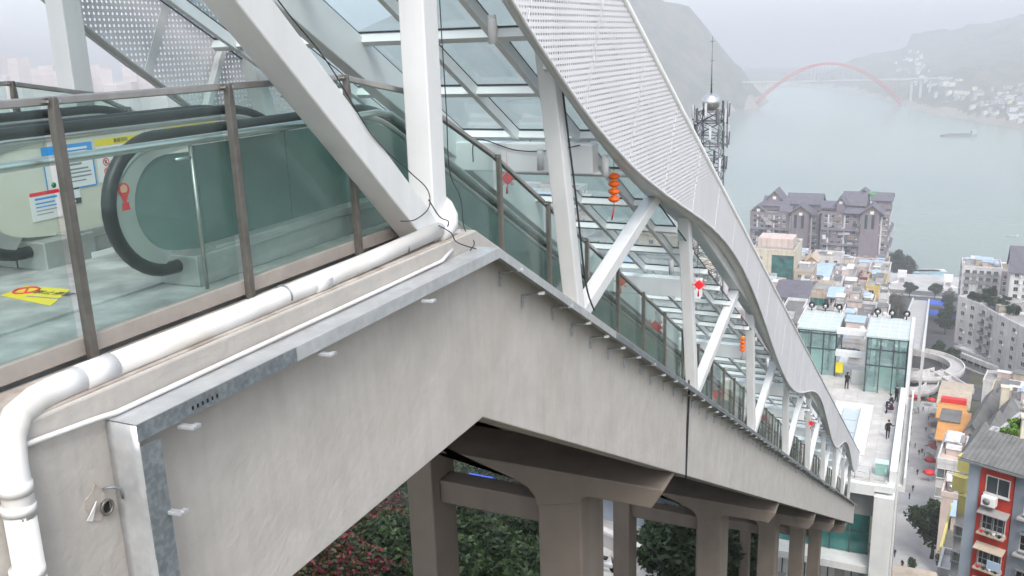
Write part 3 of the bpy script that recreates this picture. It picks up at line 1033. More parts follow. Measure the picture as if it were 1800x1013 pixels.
# ------------------------------------------------------------------ escalators
def path_top(n=10):
    """centre line of the moving handrail in (y,z), from its return at the floor round the newel and down the slope"""
    p = [(4.32, -1.29)]
    p += [(4.14 + 0.405 * math.cos(R(a)), -0.885 + 0.405 * math.sin(R(a))) for a in range(270, 89, -10)]
    p += [(y, -0.48) for y in (4.6, 5.2, 5.8, 6.25)]
    r = 1.2
    th = math.atan(S)
    for k in range(1, 7):
        a = th * k / 6
        p.append((6.25 + r * math.sin(a), -0.48 - r * (1 - math.cos(a))))
    y0, z0 = p[-1]
    for y in (8, 10, 14, 20, 30, 45, 62.0):
        p.append((y, z0 - S * (y - y0)))
    zb = p[-1][1]
    p += [(62.6, zb - 0.25), (63.3, zb - 0.42), (65.2, zb - 0.45)]
    return p
HP = path_top()
def escalator(xa, xb, label, mat_a, mat_b):
    xm = (xa + xb) / 2
    e = thing('escalator', label, 'escalator', (xm, 4.0, -1.42))
    O = (xm, 4.0, -1.42)
    def part(mb, name, mat, parent=e, bevel=0):
        return off(mb, O).build(name, mat, parent, bevel)
    th = math.atan(S)
    for x, mt in ((xa, mat_a), (xb, mat_b)):
        hr = part(MB().tube([(x, y, z) for y, z in HP], 0.043, 12), 'handrail', 'rubber')
        part(MB().tube([(x, y, z) for y, z in [(p[0] + (0.05 if 1 <= i <= 10 else 0), p[1] - (0.05 if i > 12 else 0)) for i, p in enumerate(HP)][12:]], 0.030, 8), 'handrail_track', 'brushed', hr)
        # newel: bright steel band and the panel inside it
        outer = [(4.14 + 0.372 * math.cos(R(a)), -0.885 + 0.372 * math.sin(R(a))) for a in range(262, 89, -8)]
        inner = [(4.19 + 0.285 * math.cos(R(a)), -0.885 + 0.295 * math.sin(R(a))) for a in range(262, 89, -8)]
        outer += [(4.6, -0.513)]
        inner += [(4.6, -0.545)]
        part(MB().strip_x(outer, inner, x - 0.022, x + 0.022), 'newel_band', 'newel_steel')
        pn = inner[:-1] + [(4.45, -0.60), (4.45, -1.22), (4.2, -1.19)]
        n = len(pn)
        part(MB().prism_x(pn, x - 0.012, x + 0.012), 'newel_panel', mt)
        # balustrade panels in lengths
        seg = [4.45, 5.35, 6.25, 7.3, 8.6, 10, 11.5, 13, 15, 17.5, 20, 25, 30, 40, 50, 62]
        def tz_(y):
            if y <= 6.25:
                return -0.48
            for (a, b), (c, d) in zip(HP[23:], HP[24:]):
                if a <= y <= c:
                    return b + (d - b) * (y - a) / (c - a)
            return HP[-1][1]
        def fz(y):
            return -1.42 - (S * (y - 6.9) if y > 6.9 else 0)
        for a, b in zip(seg, seg[1:]):
            yy = [a + 0.004] + [v for v in (6.25, 6.5, 6.75, 7.0) if a + 0.01 < v < b - 0.01] + [b - 0.004]
            part(MB().strip_x([(v, tz_(v) - 0.085) for v in yy], [(v, fz(v) + 0.06) for v in yy], x - 0.012, x + 0.012), 'balustrade_panel', mt)
        part(MB().strip_x([(4.42, -1.20), (6.9, -1.20), (62, fz(62) + 0.2)], [(4.42, -1.42), (6.9, -1.42), (62, fz(62) - 0.5)], x - 0.13, x + 0.13), 'skirt', 'plinth', bevel=0.006)
        part(MB().strip_x([(4.30, -1.25), (6.9, -1.25), (62, fz(62) + 0.15)], [(4.30, -1.26), (6.9, -1.26), (62, fz(62) + 0.14)], x - 0.14, x + 0.14), 'deck_strip', 'brushed')
        part(MB().box(x - 0.16, x + 0.16, 4.2, 4.62, -1.419, -1.22), 'plinth_box', 'plinth', bevel=0.008)
    # steps
    st = MB()
    y = 6.0
    z = -1.43
    while y < 62:
        if y > 6.9:
            z -= 0.4 * S
        st.box(xa + 0.13 if xa < xb else xb + 0.13, xb - 0.13 if xa < xb else xa - 0.13, y, y + 0.4, z - 0.22, z)
        y += 0.4
    s_ = part(st, 'steps', 'plinth')
    s_['kind'] = 'stuff'
    part(MB().box(min(xa, xb) + 0.14, max(xa, xb) - 0.14, 2.6, 5.98, -1.419, -1.405), 'landing_plate', 'floor_plate')
    part(MB().box(min(xa, xb) + 0.14, max(xa, xb) - 0.14, 5.4, 5.5, -1.404, -1.400), 'comb_line', 'yellow')
    return e
esc = escalator(-5.66, -4.30, 'nearer escalator whose black handrail curls at the landing', 'cream_panel', 'teal_panel')
escalator(-7.28, -5.95, 'farther escalator beside the far guardrail', 'cream_panel', 'cream_panel')

# ------------------------------------------------------------------ signs and notices on the escalator
def text_mesh(body, size, mat, name='lettering'):
    cu = bpy.data.curves.new('t', 'FONT')
    cu.body = body
    cu.size = size
    cu.align_x = 'CENTER'
    cu.align_y = 'CENTER'
    cu.extrude = 0.0006
    o = bpy.data.objects.new('t', cu)
    C.objects.link(o)
    dg = bpy.context.evaluated_depsgraph_get()
    me = bpy.data.meshes.new_from_object(o.evaluated_get(dg))
    bpy.data.objects.remove(o)
    me.materials.clear()
    me.materials.append(M(mat))
    me.name = name
    return me
XS = -5.645                                   # the face of the cream balustrade panel
FACE = Matrix(((0, 0, 1), (1, 0, 0), (0, 1, 0)))   # text x -> world y, text y -> world z, facing +x
def flat_sign(name, label, y0, y1, z0, z1, mat, skew=0.0, t=0.004, grp=None):
    o = thing(name, label, 'sign', (XS, (y0 + y1) / 2, (z0 + z1) / 2), 0, grp)
    w, h = (y1 - y0) / 2, (z1 - z0) / 2
    MB().box(0.001, t, -w, w, -h, h).build('board', mat, o)
    return o, w, h
def lines(o, rows, mat, t=0.0055):
    for (a, b, c, d) in rows:
        MB().box(t - 0.001, t, a, b, c, d).build('print_line', mat, o)
def put_text(o, body, size, y, z, mat, t=0.005):
    me = text_mesh(body, size, mat)
    q = ob('lettering', me, o)
    q.matrix_local = Matrix.Translation((t, y, z)) @ FACE.to_4x4()
    return q
a = atx(72, 265, XS)
b = atx(165, 322, XS)
o, w, h = flat_sign('notice_board', 'white notice with a blue header stuck on the cream escalator panel', a.y, b.y + 0.02, b.z - 0.01, a.z + 0.02, 'sign_white')
MB().box(0.0042, 0.0055, -w, w, h * 0.5, h).build('header', 'sign_blue', o)
for s_ in (-1, 1):
    MB().box(0.0042, 0.005, s_ * w - 0.005, s_ * w + 0.005, -h, h).build('edge', 'sign_blue', o)
MB().box(0.0042, 0.005, -w, w, -h - 0.004, -h + 0.004).build('edge', 'sign_blue', o)
lines(o, [(-w * .55, w * .8, h * .72, h * .82), (-w * .3, w * .8, h * .58, h * .64)], 'sign_white', 0.0066)
lines(o, [(-w * .1, w * .35, h * .22, h * .36), (-w * .1, w * .5, h * .02, h * .12), (0, w * .75, -h * .2, -h * .12), (-w * .1, w * .85, -h * .36, -h * .29), (-w * .2, w * .85, -h * .54, -h * .47), (-w * .2, w * .6, -h * .72, -h * .67)], 'ink_grey')
MB().lathe([(0.02, 0), (0.02, 0.001)], n=14).build('emblem', 'leaf_sign' if 'leaf_sign' in MATS else pmat('leaf_sign', (0.03, 0.25, 0.10), rough=0.5, var=0), o).matrix_local = Matrix.Translation((0.006, -w * 0.75, -h * 0.7)) @ FACE.to_4x4()
a = atx(50, 341, XS)
b = atx(110, 380, XS)
o, w, h = flat_sign('notice_board', 'small white notice with a red strip below the blue notice', a.y, b.y, b.z, a.z, 'sign_white')
MB().box(0.0042, 0.0055, -w, w, h * 0.74, h).build('header', 'red_bright', o)
lines(o, [(-w * .7, w * .8, h * .44, h * .58), (-w * .7, w * .6, h * .15, h * .25), (-w * .7, w * .7, -h * .1, -h * .02)], 'sign_blue')
lines(o, [(-w * .7, w * .7, -h * .35, -h * .29), (-w * .7, w * .4, -h * .6, -h * .54)], 'ink_grey')
a = atx(117, 333, XS)
b = atx(143, 356, XS)
o, w, h = flat_sign('name_plate', 'tiny black and white plate under the blue notice', a.y, b.y, b.z, a.z, 'sign_white')
lines(o, [(-w, w * .9, h * .8, h)], 'ink')
MB().box(0.0042, 0.0055, -w, w, -h, -h * 0.3).build('strip', 'ink', o)
MB().box(0.0056, 0.0066, -w * .7, w * .1, -h * .8, -h * .5).build('strip', 'sign_white', o)
a = atx(165, 248, XS)
b = atx(262, 306, XS)
o, w, h = flat_sign('safety_sign', 'safety sign with a yellow header and red prohibition circles beside the handrail', a.y, b.y, b.z, a.z - 0.0, 'sign_white')
MB().box(0.0042, 0.0055, -w, w, h * 0.72, h * 1.04).build('header', 'yellow', o)
put_text(o, '乘梯须知', h * 0.22, 0, h * 0.88, 'ink', 0.0064)
ring = MB()
def ring_mark(y, z, r, parent):
    MB().tube([(0.006, y + r * math.cos(R(30 * k)), z + r * math.sin(R(30 * k))) for k in range(12)], r * 0.13, 5, closed=True).beam((0.006, y - r * .7, z + r * .7), (0.006, y + r * .7, z - r * .7), r * .22, 0.002, (1, 0, 0)).build('prohibition_mark', 'red', parent)
    MB().box(0.0042, 0.0055, y - r * .3, y + r * .3, z - r * .5, z + r * .4).build('pictogram', 'ink', parent)
for k, (y, z) in enumerate(((-.68, .42), (-.68, -.05), (-.68, -.52), (0.05, .45), (0.05, 0.0))):
    ring_mark(y * w, z * h, h * 0.17, o)
    lines(o, [(y * w + h * .28, y * w + h * .7, z * h - h * .04, z * h + h * .04)], 'ink_grey')
MB().lathe([(h * .17, 0), (h * .17, 0.001)], n=16).build('blue_mark', pmat('sign_navy', (0.01, 0.02, 0.12), rough=0.5, var=0), o).matrix_local = Matrix.Translation((0.006, -w * 0.6, -h * 0.92)) @ FACE.to_4x4()
a = atx(291, 229, XS)
b = atx(380, 236, XS)
o, w, h = flat_sign('warning_plate', 'long narrow yellow warning plate behind the guardrail hand rail', a.y, b.y, b.z - 0.02, a.z + 0.02, 'yellow')
lines(o, [(-w * .9, w * .9, h * .1, h * .25), (-w * .2, w * .9, -h * .5, -h * .38)], 'ink_grey')
# floor sticker
fl = thing('floor_sticker', 'yellow warning sticker on the landing floor with a red circle', 'sticker', (-4.96, 3.9, -1.404))
c0 = [atz(*p, -1.404) for p in ((0, 520), (46, 503), (124, 509), (89, 538))]
cx = sum((p.x for p in c0)) / 4
cy = sum((p.y for p in c0)) / 4
fl.location = (cx, cy, -1.4035)
MB().prism_z([(p.x - cx, p.y - cy) for p in c0], 0, 0.0015).build('sheet', 'yellow', fl)
dirx = (c0[2] - c0[1]).normalized()
ang = math.atan2(dirx.y, dirx.x)
rm_ = MB().tube([(0.075 * math.cos(R(30 * k)), 0.075 * math.sin(R(30 * k)), 0.003) for k in range(12)], 0.008, 5, closed=True).beam((-0.05, 0.05, 0.003), (0.05, -0.05, 0.003), 0.014, 0.002).build('prohibition_mark', 'red', fl)
rm_.location = (-0.13 * math.cos(ang) - 0.0, -0.13 * math.sin(ang) + 0.04, 0)
q = ob('lettering', text_mesh('禁止停留', 0.075, 'ink'), fl, 0, (0.10 * math.cos(ang), 0.10 * math.sin(ang) + 0.03, 0.0028), ang)
q = ob('print_line', MB().box(-0.13, 0.13, -0.008, 0.008, 0.002, 0.003).mesh('print_line', 'ink_grey'), fl, 0, (0.10 * math.cos(ang) + .02, 0.10 * math.sin(ang) - 0.06, 0), ang)
# red hand sticker on the newel band
p = atx(218, 340, -4.277)
st = thing('newel_sticker', 'red teardrop sticker on the steel newel of the nearer escalator', 'sticker', (p.x, p.y, p.z))
tear = [(0.042 * math.cos(R(a)), 0.042 * math.sin(R(a)) + 0.02) for a in range(-50, 231, 20)] + [(0.0, -0.07)]
MB().prism_x(tear, 0.0005, 0.0025).build('sheet', 'red_bright', st)
MB().prism_x([(y * 0.62, (z - 0.02) * 0.62 + 0.025) for y, z in tear[:-1]], 0.0026, 0.0034).build('pictogram', 'hand_pale' if 'hand_pale' in MATS else pmat('hand_pale', (0.8, 0.45, 0.3), rough=0.5, var=0), st)
MB().prism_x([(-0.022, -0.055), (0.022, -0.055), (0.03, -0.10), (-0.03, -0.10)], 0.0005, 0.0022).build('tail', 'red_bright', st)
# bright white rectangle, made as a thin plate, on the far plinth and the small white dome behind it
p = atx(184, 444, -5.49)
tag(MB().box(-5.497, -5.488, p.y - 0.11, p.y + 0.09, p.z - 0.028, p.z + 0.022).build('skirt_plate', 'sign_white'), 'bright white rectangle on the escalator skirt behind the newel', 'label')
p = atx(222, 214, -5.95)
dm = thing('camera_dome', 'small white dome on the handrail deck behind the safety sign', 'dome', tuple(p))
MB().lathe([(0.055, -0.03), (0.055, 0.0), (0.045, 0.03), (0.02, 0.048), (0.001, 0.05)], n=18).build('dome', 'white_paint', dm)
MB().lathe([(0.065, -0.045), (0.065, -0.03)], n=18).build('base', 'brushed', dm)
# ================================================================== the lower station
pmat('tile_pale', (0.48, 0.465, 0.445), rough=0.45, var=0.12, vscale=0.5, streak=0.0, col2=(0.55, 0.54, 0.52), c2scale=1.2)
pmat('grey_wall', (0.46, 0.46, 0.45), rough=0.8, var=0.1, vscale=0.4, streak=0.18, sscale=1.2)
pmat('dark_frame', (0.06, 0.075, 0.08), rough=0.5, var=0.1)
pmat('dark_glass', (0.035, 0.06, 0.06), rough=0.12, var=0.25, vscale=0.8)
pmat('green_glass', (0.03, 0.13, 0.12), rough=0.1, var=0.45, vscale=0.25, col2=(0.06, 0.2, 0.19), c2scale=0.4)
ZP = -33.7
stn = thing('lower_station', 'white multi-storey station building at the foot of the escalators', 'building', (-6, 80, -62))
SO = (-6, 80, -62)
def spart(mb, name, mat='white_soft', parent=None, bevel=0):
    if parent is None:
        return off(mb, SO).build(name, mat, stn, bevel)
    return off(mb, SO).build(name, mat, parent, bevel)
spart(MB().box(-13, -1.0, 69.4, 97, -34.3, -33.78), 'floor_slab')
spart(MB().box(-1.42, -0.88, 70.2, 89.0, -34.5, -32.75), 'parapet', bevel=0.03)
spart(MB().box(-0.87, -0.25, 76, 97, -37.2, -36.7), 'outer_ledge')
spart(MB().box(-0.42, -0.25, 76, 97, -36.7, -35.9), 'outer_ledge_rim')
spart(MB().box(-2.35, -0.90, 69.0, 70.3, -62, -34.52), 'corner_column', bevel=0.04)
for y in (76, 83, 90, 96.5):
    spart(MB().box(-1.6, -0.89, y, y + 0.8, -62, -34.55), 'side_column')
spart(MB().box(-1.5, -1.1, 70.4, 96.4, -62, -34.6), 'side_wall', 'grey_wall')
for y in (71.2, 72.5, 74.6):
    spart(MB().tube([(-0.84, y, -34), (-0.84, y, -62)], 0.09, 8), 'down_pipe', 'grey_wall')
spart(MB().box(-13, -2.36, 69.2, 69.7, -34.6, -33.72), 'edge_beam')
spart(MB().box(-13, -2.37, 71.2, 71.5, -37.4, -34.62), 'spandrel_wall', 'grey_wall')
spart(MB().box(-13, -2.37, 69.5, 73, -41.6, -41.0), 'floor_beam')
spart(MB().box(-13, -2.37, 69.5, 73, -47.6, -47.0), 'floor_beam')
spart(MB().box(-13, -2.37, 72.9, 73.2, -62, -47.7), 'lower_wall', 'grey_wall')
spart(MB().box(-13, -2.37, 74.3, 74.6, -46.9, -41.7), 'back_wall', 'grey_wall')
for k in range(7):
    x = -4.0 - k * 1.5
    g = spart(MB().box(x, x + 1.42, 71.3, 71.36, -40.9, -37.45), 'glazing', 'green_glass')
    spart(MB().box(x - 0.06, x, 71.22, 71.4, -40.95, -37.42).box(x, x + 1.42, 71.24, 71.38, -39.0, -38.9), 'glazing_frame', 'dark_frame', g).matrix_parent_inverse = Matrix.Identity(4)
for k in range(5):
    x = -4.4 - k * 1.9
    w_ = spart(MB().box(x, x + 1.1, 74.2, 74.28, -45.8, -42.6), 'window', 'white_soft')
    off(MB().box(x + 0.5, x + 0.6, 74.14, 74.2, -45.8, -42.6).box(x, x + 1.1, 74.14, 74.2, -44.2, -44.1), SO).build('window_bar', 'dark_frame', w_)
spart(MB().beam((-9.5, 71.0, -46.9), (-8.0, 70.2, -41.7), 0.2, 0.2), 'brace')
# plaza floor with its slabs
pl = structure('plaza_floor', MB().box(-12.9, -1.5, 69.8, 96.8, -33.775, -33.74).mesh('plaza_floor', 'grey_wall'))
tm = MB().box(0.012, 1.188, 0.012, 1.488, 0, 0.04).mesh('tile', 'tile_pale')
for i in range(9):
    for j in range(18):
        ob('tile', tm, pl, 0, (-1.5 - 1.2 * (i + 1), 69.8 + 1.5 * j, ZP - 0.04))
sk = thing('plaza_skylight', 'white framed skylight sunk in the plaza floor', 'skylight', (-5.1, 79.5, ZP))
for (a, b, c, d) in ((-1.7, 1.6, -5.2, -4.2), (-1.7, 1.6, 4.2, 5.0), (-1.7, -0.9, -4.2, 4.2), (0.6, 1.6, -4.2, 4.2)):
    MB().box(a, b, c, d, 0.005, 0.55).build('kerb', 'white_paint', sk, 0.03)
for k in range(3):
    MB().box(-0.88, 0.58, -4.1 + 2.8 * k, -1.4 + 2.8 * k, 0.22, 0.26).build('glass_pane', pmat('skylight_glass', (0.45, 0.52, 0.54), rough=0.15, var=0.05) if k == 0 else 'skylight_glass', sk)
fr = thing('plaza_railing', 'thin steel railing at the near edge of the plaza', 'railing', (-3.4, 70.0, ZP))
for x in (-1.6, -0.5, 0.6, 1.7):
    MB().tube([(x, 0, 0), (x, 0, 1.1)], 0.025, 6).build('post', 'steel', fr)
for z in (1.1, 0.6, 0.12):
    MB().tube([(-1.6, 0, z), (1.7, 0, z)], 0.022, 6).build('bar', 'steel', fr)
bx = thing('utility_box', 'pale green utility box behind the plaza railing', 'box', (-2.05, 71.4, ZP))
MB().box(-0.45, 0.45, -0.35, 0.35, 0.0, 1.0).build('body', pmat('mint', (0.26, 0.47, 0.42), rough=0.5, var=0.1), bx, 0.02)
MB().box(-0.5, 0.5, -0.4, 0.4, 1.0, 1.08).build('lid', pmat('mint_light', (0.5, 0.68, 0.62), rough=0.5, var=0.1), bx, 0.01)
def pavilion(x0, x1, y0, y1, zt, label, doors):
    p = thing('glass_pavilion', label, 'pavilion', ((x0 + x1) / 2, (y0 + y1) / 2, ZP), 0, 'glass pavilions on the plaza')
    O = ((x0 + x1) / 2, (y0 + y1) / 2, ZP)
    def part(mb, name, mat, par=p, bev=0):
        return off(mb, O).build(name, mat, par, bev)
    zm = ZP + 2.7
    for x in (x0, x1):
        for y in (y0, y1):
            part(MB().box(x - 0.07, x + 0.07, y - 0.07, y + 0.07, ZP, zt), 'corner_post', 'dark_frame')
    for z in (zt - 0.12, zm, ZP + 4.3):
        part(MB().box(x0 + 0.07, x1 - 0.07, y0 - 0.06, y0 + 0.06, z, z + 0.12), 'rail', 'dark_frame')
        part(MB().box(x1 - 0.06, x1 + 0.06, y0 + 0.07, y1 - 0.07, z, z + 0.12), 'rail', 'dark_frame')
    n = 3
    w = (x1 - x0) / n
    for k in range(n):
        xa, xb = x0 + k * w + 0.08, x0 + (k + 1) * w - 0.08
        for z0, z1 in ((zm + 0.13, ZP + 4.29), (ZP + 4.43, zt - 0.13)):
            part(MB().box(xa, xb, y0 - 0.015, y0 + 0.015, z0, z1), 'glass_pane', 'pavilion_glass')
        if not doors or k != 1:
            part(MB().box(xa, xb, y0 - 0.015, y0 + 0.015, ZP + 0.03, zm - 0.01), 'glass_pane', 'pavilion_glass')
        if k:
            part(MB().box(x0 + k * w - 0.05, x0 + k * w + 0.05, y0 - 0.05, y0 + 0.05, zm + 0.12, zt - 0.12), 'mullion', 'dark_frame')
            part(MB().box(x0 + k * w - 0.05, x0 + k * w + 0.05, y0 - 0.05, y0 + 0.05, ZP, zm), 'mullion', 'dark_frame')
    for k in range(3):
        yw = (y1 - y0) / 3
        part(MB().box(x1 - 0.015, x1 + 0.015, y0 + k * yw + 0.08, y0 + (k + 1) * yw - 0.08, ZP + 0.03, zt - 0.13), 'glass_pane', 'pavilion_glass')
        part(MB().box(x0 - 0.015, x0 + 0.015, y0 + k * yw + 0.08, y0 + (k + 1) * yw - 0.08, ZP + 0.03, zt - 0.13), 'glass_pane', 'pavilion_glass')
    part(MB().box(x0 + 0.1, x1 - 0.1, y1 - 0.02, y1 + 0.02, ZP + 0.03, zt - 0.1), 'glass_pane', 'pavilion_glass')
    # lift shaft frame inside
    for x in (x0 + 0.8, x1 - 0.8):
        part(MB().box(x - 0.1, x + 0.1, y0 + 1.4, y0 + 1.6, ZP, zt - 0.6), 'guide_post', 'dark_frame')
    for z in (2.9, 3.5, 4.1, 4.7):
        part(MB().box(x0 + 0.9, x1 - 0.9, y0 + 1.45, y0 + 1.55, ZP + z, ZP + z + 0.09), 'shaft_bar', 'steel')
    part(MB().box(x0 + 0.7, x1 - 0.7, y0 + 1.7, y1 - 1, ZP + 0.01, ZP + 2.75), 'lift_car', 'grey_wall')
    part(MB().box((x0 + x1) / 2 - 0.75, (x0 + x1) / 2 + 0.75, y0 + 1.6, y0 + 1.66, ZP + 0.02, ZP + 2.4), 'door', 'green_pale' if 'green_pale' in MATS else pmat('green_pale', (0.42, 0.58, 0.54), rough=0.25, var=0.1))
    rf = part(MB().box(x0 - 0.15, x1 + 0.15, y0 - 0.15, y1 + 0.15, zt, zt + 0.16), 'roof', 'roof_white' if 'roof_white' in MATS else pmat('roof_white', (0.47, 0.54, 0.53), rough=0.4, var=0.06, vscale=0.7))
    for k in range(1, 4):
        xk = x0 + (x1 - x0) * k / 4
        off(MB().box(xk - 0.03, xk + 0.03, y0 - 0.1, y1 + 0.1, zt + 0.161, zt + 0.2), O).build('seam', 'white_paint', rf)
    for k in range(1, 5):
        yk = y0 + (y1 - y0) * k / 5
        off(MB().box(x0, x1, yk - 0.02, yk + 0.02, zt + 0.161, zt + 0.185), O).build('seam', 'white_paint', rf)
    for k in range(3):
        xk = x0 + (x1 - x0) * (0.12 + 0.38 * k)
        lp_ = thing('flood_lamp', '%s round black lamp on the back edge of the %s pavilion roof' % (('left', 'middle', 'right')[k], 'right' if doors else 'left'), 'lamp', (xk, y1 - 0.1, zt + 0.17), 0, 'round black lamps on the pavilion roofs')
        MB().tube([(0, 0, 0), (0, 0, 0.3)], 0.06, 8).build('stem', 'rubber', lp_)
        MB().lathe([(0.05, -0.36), (0.28, -0.24), (0.36, 0.0), (0.28, 0.24), (0.05, 0.36)], c=(0, 0, 0.62), n=14).build('head', 'rubber', lp_)
        MB().tube([(0, -0.33, 0.62), (0, -0.37, 0.62)], 0.2, 12).build('lens', 'steel', lp_)
zr = at(1523, 592, 89.2).z
pavilion(-4.66, -1.10, 89.2, 95.6, zr, 'right glass lift pavilion on the plaza with a white gridded roof', True)
xl = at(1404, 560, 92).x
pavilion(xl, -7.75, 92.6, 99, at(1468, 583, 92.6).z, 'left glass lift pavilion partly hidden by the canopy edge', False)
spart(MB().box(-1.02, -0.70, 88.7, 96.0, -34.4, zr + 0.35), 'side_fin', 'white_paint', bevel=0.03)
spart(MB().box(-13, -7.0, 96.9, 101, -34.3, -33.78), 'floor_slab')
for z in (-31.2, -28.9):
    spart(MB().box(-7.7, -4.7, 91.6, 92.4, z, z + 0.5), 'link_beam', 'white_paint')
pn = thing('plaza_cabinet', 'grey cabinet standing between the two pavilions', 'cabinet', (-5.4, 91.2, ZP))
MB().box(-0.6, 0.6, -0.3, 0.3, 0, 1.35).build('body', 'tile_pale', pn, 0.03)
MB().box(-0.5, 0.5, -0.32, -0.301, 0.15, 1.2).build('door', 'grey_wall', pn)
yb = thing('yellow_board', 'small yellow notice board standing at the back of the plaza', 'board', (-7.3, 92.3, ZP))
MB().box(-0.35, 0.35, -0.03, 0.03, 0.5, 1.6).build('board', 'yellow', yb)
for s_ in (-0.3, 0.3):
    MB().tube([(s_, 0.03, 0), (s_, 0.03, 1.5)], 0.025, 6).build('leg', 'steel', yb)

# ================================================================== people
pmat('skin_tone', (0.50, 0.31, 0.22), rough=0.6, var=0.05)
pmat('hair_black', (0.012, 0.011, 0.011), rough=0.6, var=0.1)
pmat('cloth_black', (0.014, 0.015, 0.018), rough=0.85, var=0.2, vscale=9)
pmat('cloth_navy', (0.02, 0.025, 0.06), rough=0.85, var=0.2, vscale=9)
pmat('cloth_plum', (0.05, 0.018, 0.045), rough=0.85, var=0.2, vscale=9)
pmat('cloth_grey', (0.10, 0.10, 0.11), rough=0.85, var=0.2, vscale=9)
def skin_body(pose='stand', seed=0):
    """one continuous skinned figure 1.7 m tall, origin at the feet, facing -y"""
    rd = random.Random(seed)
    V, E, Rr = [], [], []
    def v(p, r):
        V.append(p)
        Rr.append(r)
        return len(V) - 1
    sit = pose == 'sit'
    dz = -0.42 if sit else 0
    hip = v((0, 0.02, 0.93 + dz), 0.15)
    w = v((0, 0.01, 1.08 + dz), 0.145)
    ch = v((0, -0.02 - (0.06 if sit else 0), 1.28 + dz), 0.17)
    nk = v((0, -0.03 - (0.08 if sit else 0), 1.45 + dz), 0.06)
    hd0 = v((0, -0.05 - (0.09 if sit else 0), 1.53 + dz), 0.085)
    hd1 = v((0, -0.05 - (0.1 if sit else 0), 1.64 + dz), 0.09)
    E.extend([(hip, w), (w, ch), (ch, nk), (nk, hd0), (hd0, hd1)])
    for s in (-1, 1):
        th = v((s * 0.10, 0.01, 0.84 + dz), 0.105)
        if sit:
            kn = v((s * 0.13, -0.44, 0.50), 0.07)
            an = v((s * 0.13, -0.42, 0.09), 0.05)
        else:
            st = 0.05 * s + rd.uniform(-0.03, 0.03)
            kn = v((s * 0.115, 0.0 + st * 0.4, 0.49), 0.072)
            an = v((s * 0.125, 0.03 + st, 0.09), 0.05)
        to = v((V[an][0] * 1.1, V[an][1] - 0.15, 0.04), 0.04)
        E.extend([(hip, th), (th, kn), (kn, an), (an, to)])
        sh = v((s * 0.18, -0.02, 1.38 + dz), 0.075)
        if pose == 'cross' or sit:
            el_ = v((s * 0.25, -0.06, 1.12 + dz), 0.055)
            ha = v((s * 0.09, -0.24, 1.13 + dz), 0.04)
            fi = v((s * 0.02, -0.26, 1.14 + dz), 0.03)
        elif pose == 'point' and s > 0:
            el_ = v((s * 0.30, -0.03, 1.16), 0.055)
            ha = v((s * 0.42, -0.16, 1.24), 0.04)
            fi = v((s * 0.48, -0.19, 1.27), 0.03)
        else:
            el_ = v((s * 0.26, 0.01, 1.12), 0.055)
            ha = v((s * 0.27, -0.05, 0.88), 0.04)
            fi = v((s * 0.27, -0.07, 0.79), 0.03)
        E.extend([(ch, sh), (sh, el_), (el_, ha), (ha, fi)])
    me = bpy.data.meshes.new('b')
    me.from_pydata(V, E, [])
    o = bpy.data.objects.new('b', me)
    C.objects.link(o)
    md = o.modifiers.new('s', 'SKIN')
    for i, r in enumerate(Rr):
        me.skin_vertices[0].data[i].radius = (r, r * (0.72 if i in (1, 2) else 1.0))
    me.skin_vertices[0].data[0].use_root = True
    sb = o.modifiers.new('u', 'SUBSURF')
    sb.levels = 1
    sb.render_levels = 1
    dg = bpy.context.evaluated_depsgraph_get()
    out = bpy.data.meshes.new_from_object(o.evaluated_get(dg))
    bpy.data.objects.remove(o)
    return out, (1.44 + dz), (0.86 + dz * 1.1)
def person(label, loc, rotz, top, legs, pose='stand', seed=0, s=1.0):
    me, zn, zh = skin_body(pose, seed)
    for x in (top, legs, 'skin_tone', 'hair_black'):
        me.materials.append(M(x))
    for p_ in me.polygons:
        c = p_.center
        p_.use_smooth = True
        if c.z > zn and abs(c.x) < 0.12:
            p_.material_index = 3 if (c.z > zn + 0.20 or c.y > 0.0) else 2
        elif c.z < zh and abs(c.x) < 0.2:
            p_.material_index = 1
        elif pose == 'stand' and c.z < 0.86:
            p_.material_index = 2
        else:
            p_.material_index = 0
    t = thing('person', label, 'person', loc, rotz, 'people on the plaza')
    t.scale = (s, s, s)
    o = ob('body', me, t)
    hm = MB().lathe([(0.02, 0.105), (0.07, 0.09), (0.10, 0.04), (0.105, -0.03), (0.09, -0.06)], c=(0, -0.035 - (0.1 if pose == 'sit' else 0), zn + 0.21), n=12)
    hm.build('hair', 'hair_black', t)
    ht = MB().lathe([(0.17, -0.10), (0.19, 0.0), (0.17, 0.16)], c=(0, 0.0, zh + 0.08), n=14)
    ht.build('jacket_hem', top, t)
    return t
g0 = atz(1560, 771, ZP)
person('standing man in a black coat near the white parapet', (g0.x, g0.y, ZP), R(25), 'cloth_black', 'cloth_black', 'point', 1)
g0 = atz(1488, 684, ZP)
person('person in black standing with arms folded between the two pavilions', (g0.x, g0.y, ZP), R(160), 'cloth_black', 'cloth_black', 'cross', 2)
g0 = atz(1575, 706, ZP)
person('person in black by the parapet, farthest of the seated group', (g0.x, g0.y, ZP), R(-60), 'cloth_black', 'cloth_black', 'stand', 3, 0.95)
g0 = atz(1567, 716, ZP)
person('person in navy sitting by the parapet, middle of the group', (g0.x, g0.y, ZP), R(-70), 'cloth_navy', 'cloth_black', 'sit', 4)
g0 = atz(1567, 727, ZP)
person('person in dark plum sitting by the parapet, nearest of the group', (g0.x, g0.y, ZP), R(-80), 'cloth_plum', 'cloth_navy', 'sit', 5)
p0 = Vector((-5.0, 45.5, 0))
person('rider in black far down the escalator seen between diagonals', (-5.0, 40.3, -1.42 - S * (40.3 - 6.9)), R(180), 'cloth_black', 'cloth_grey', 'stand', 6)
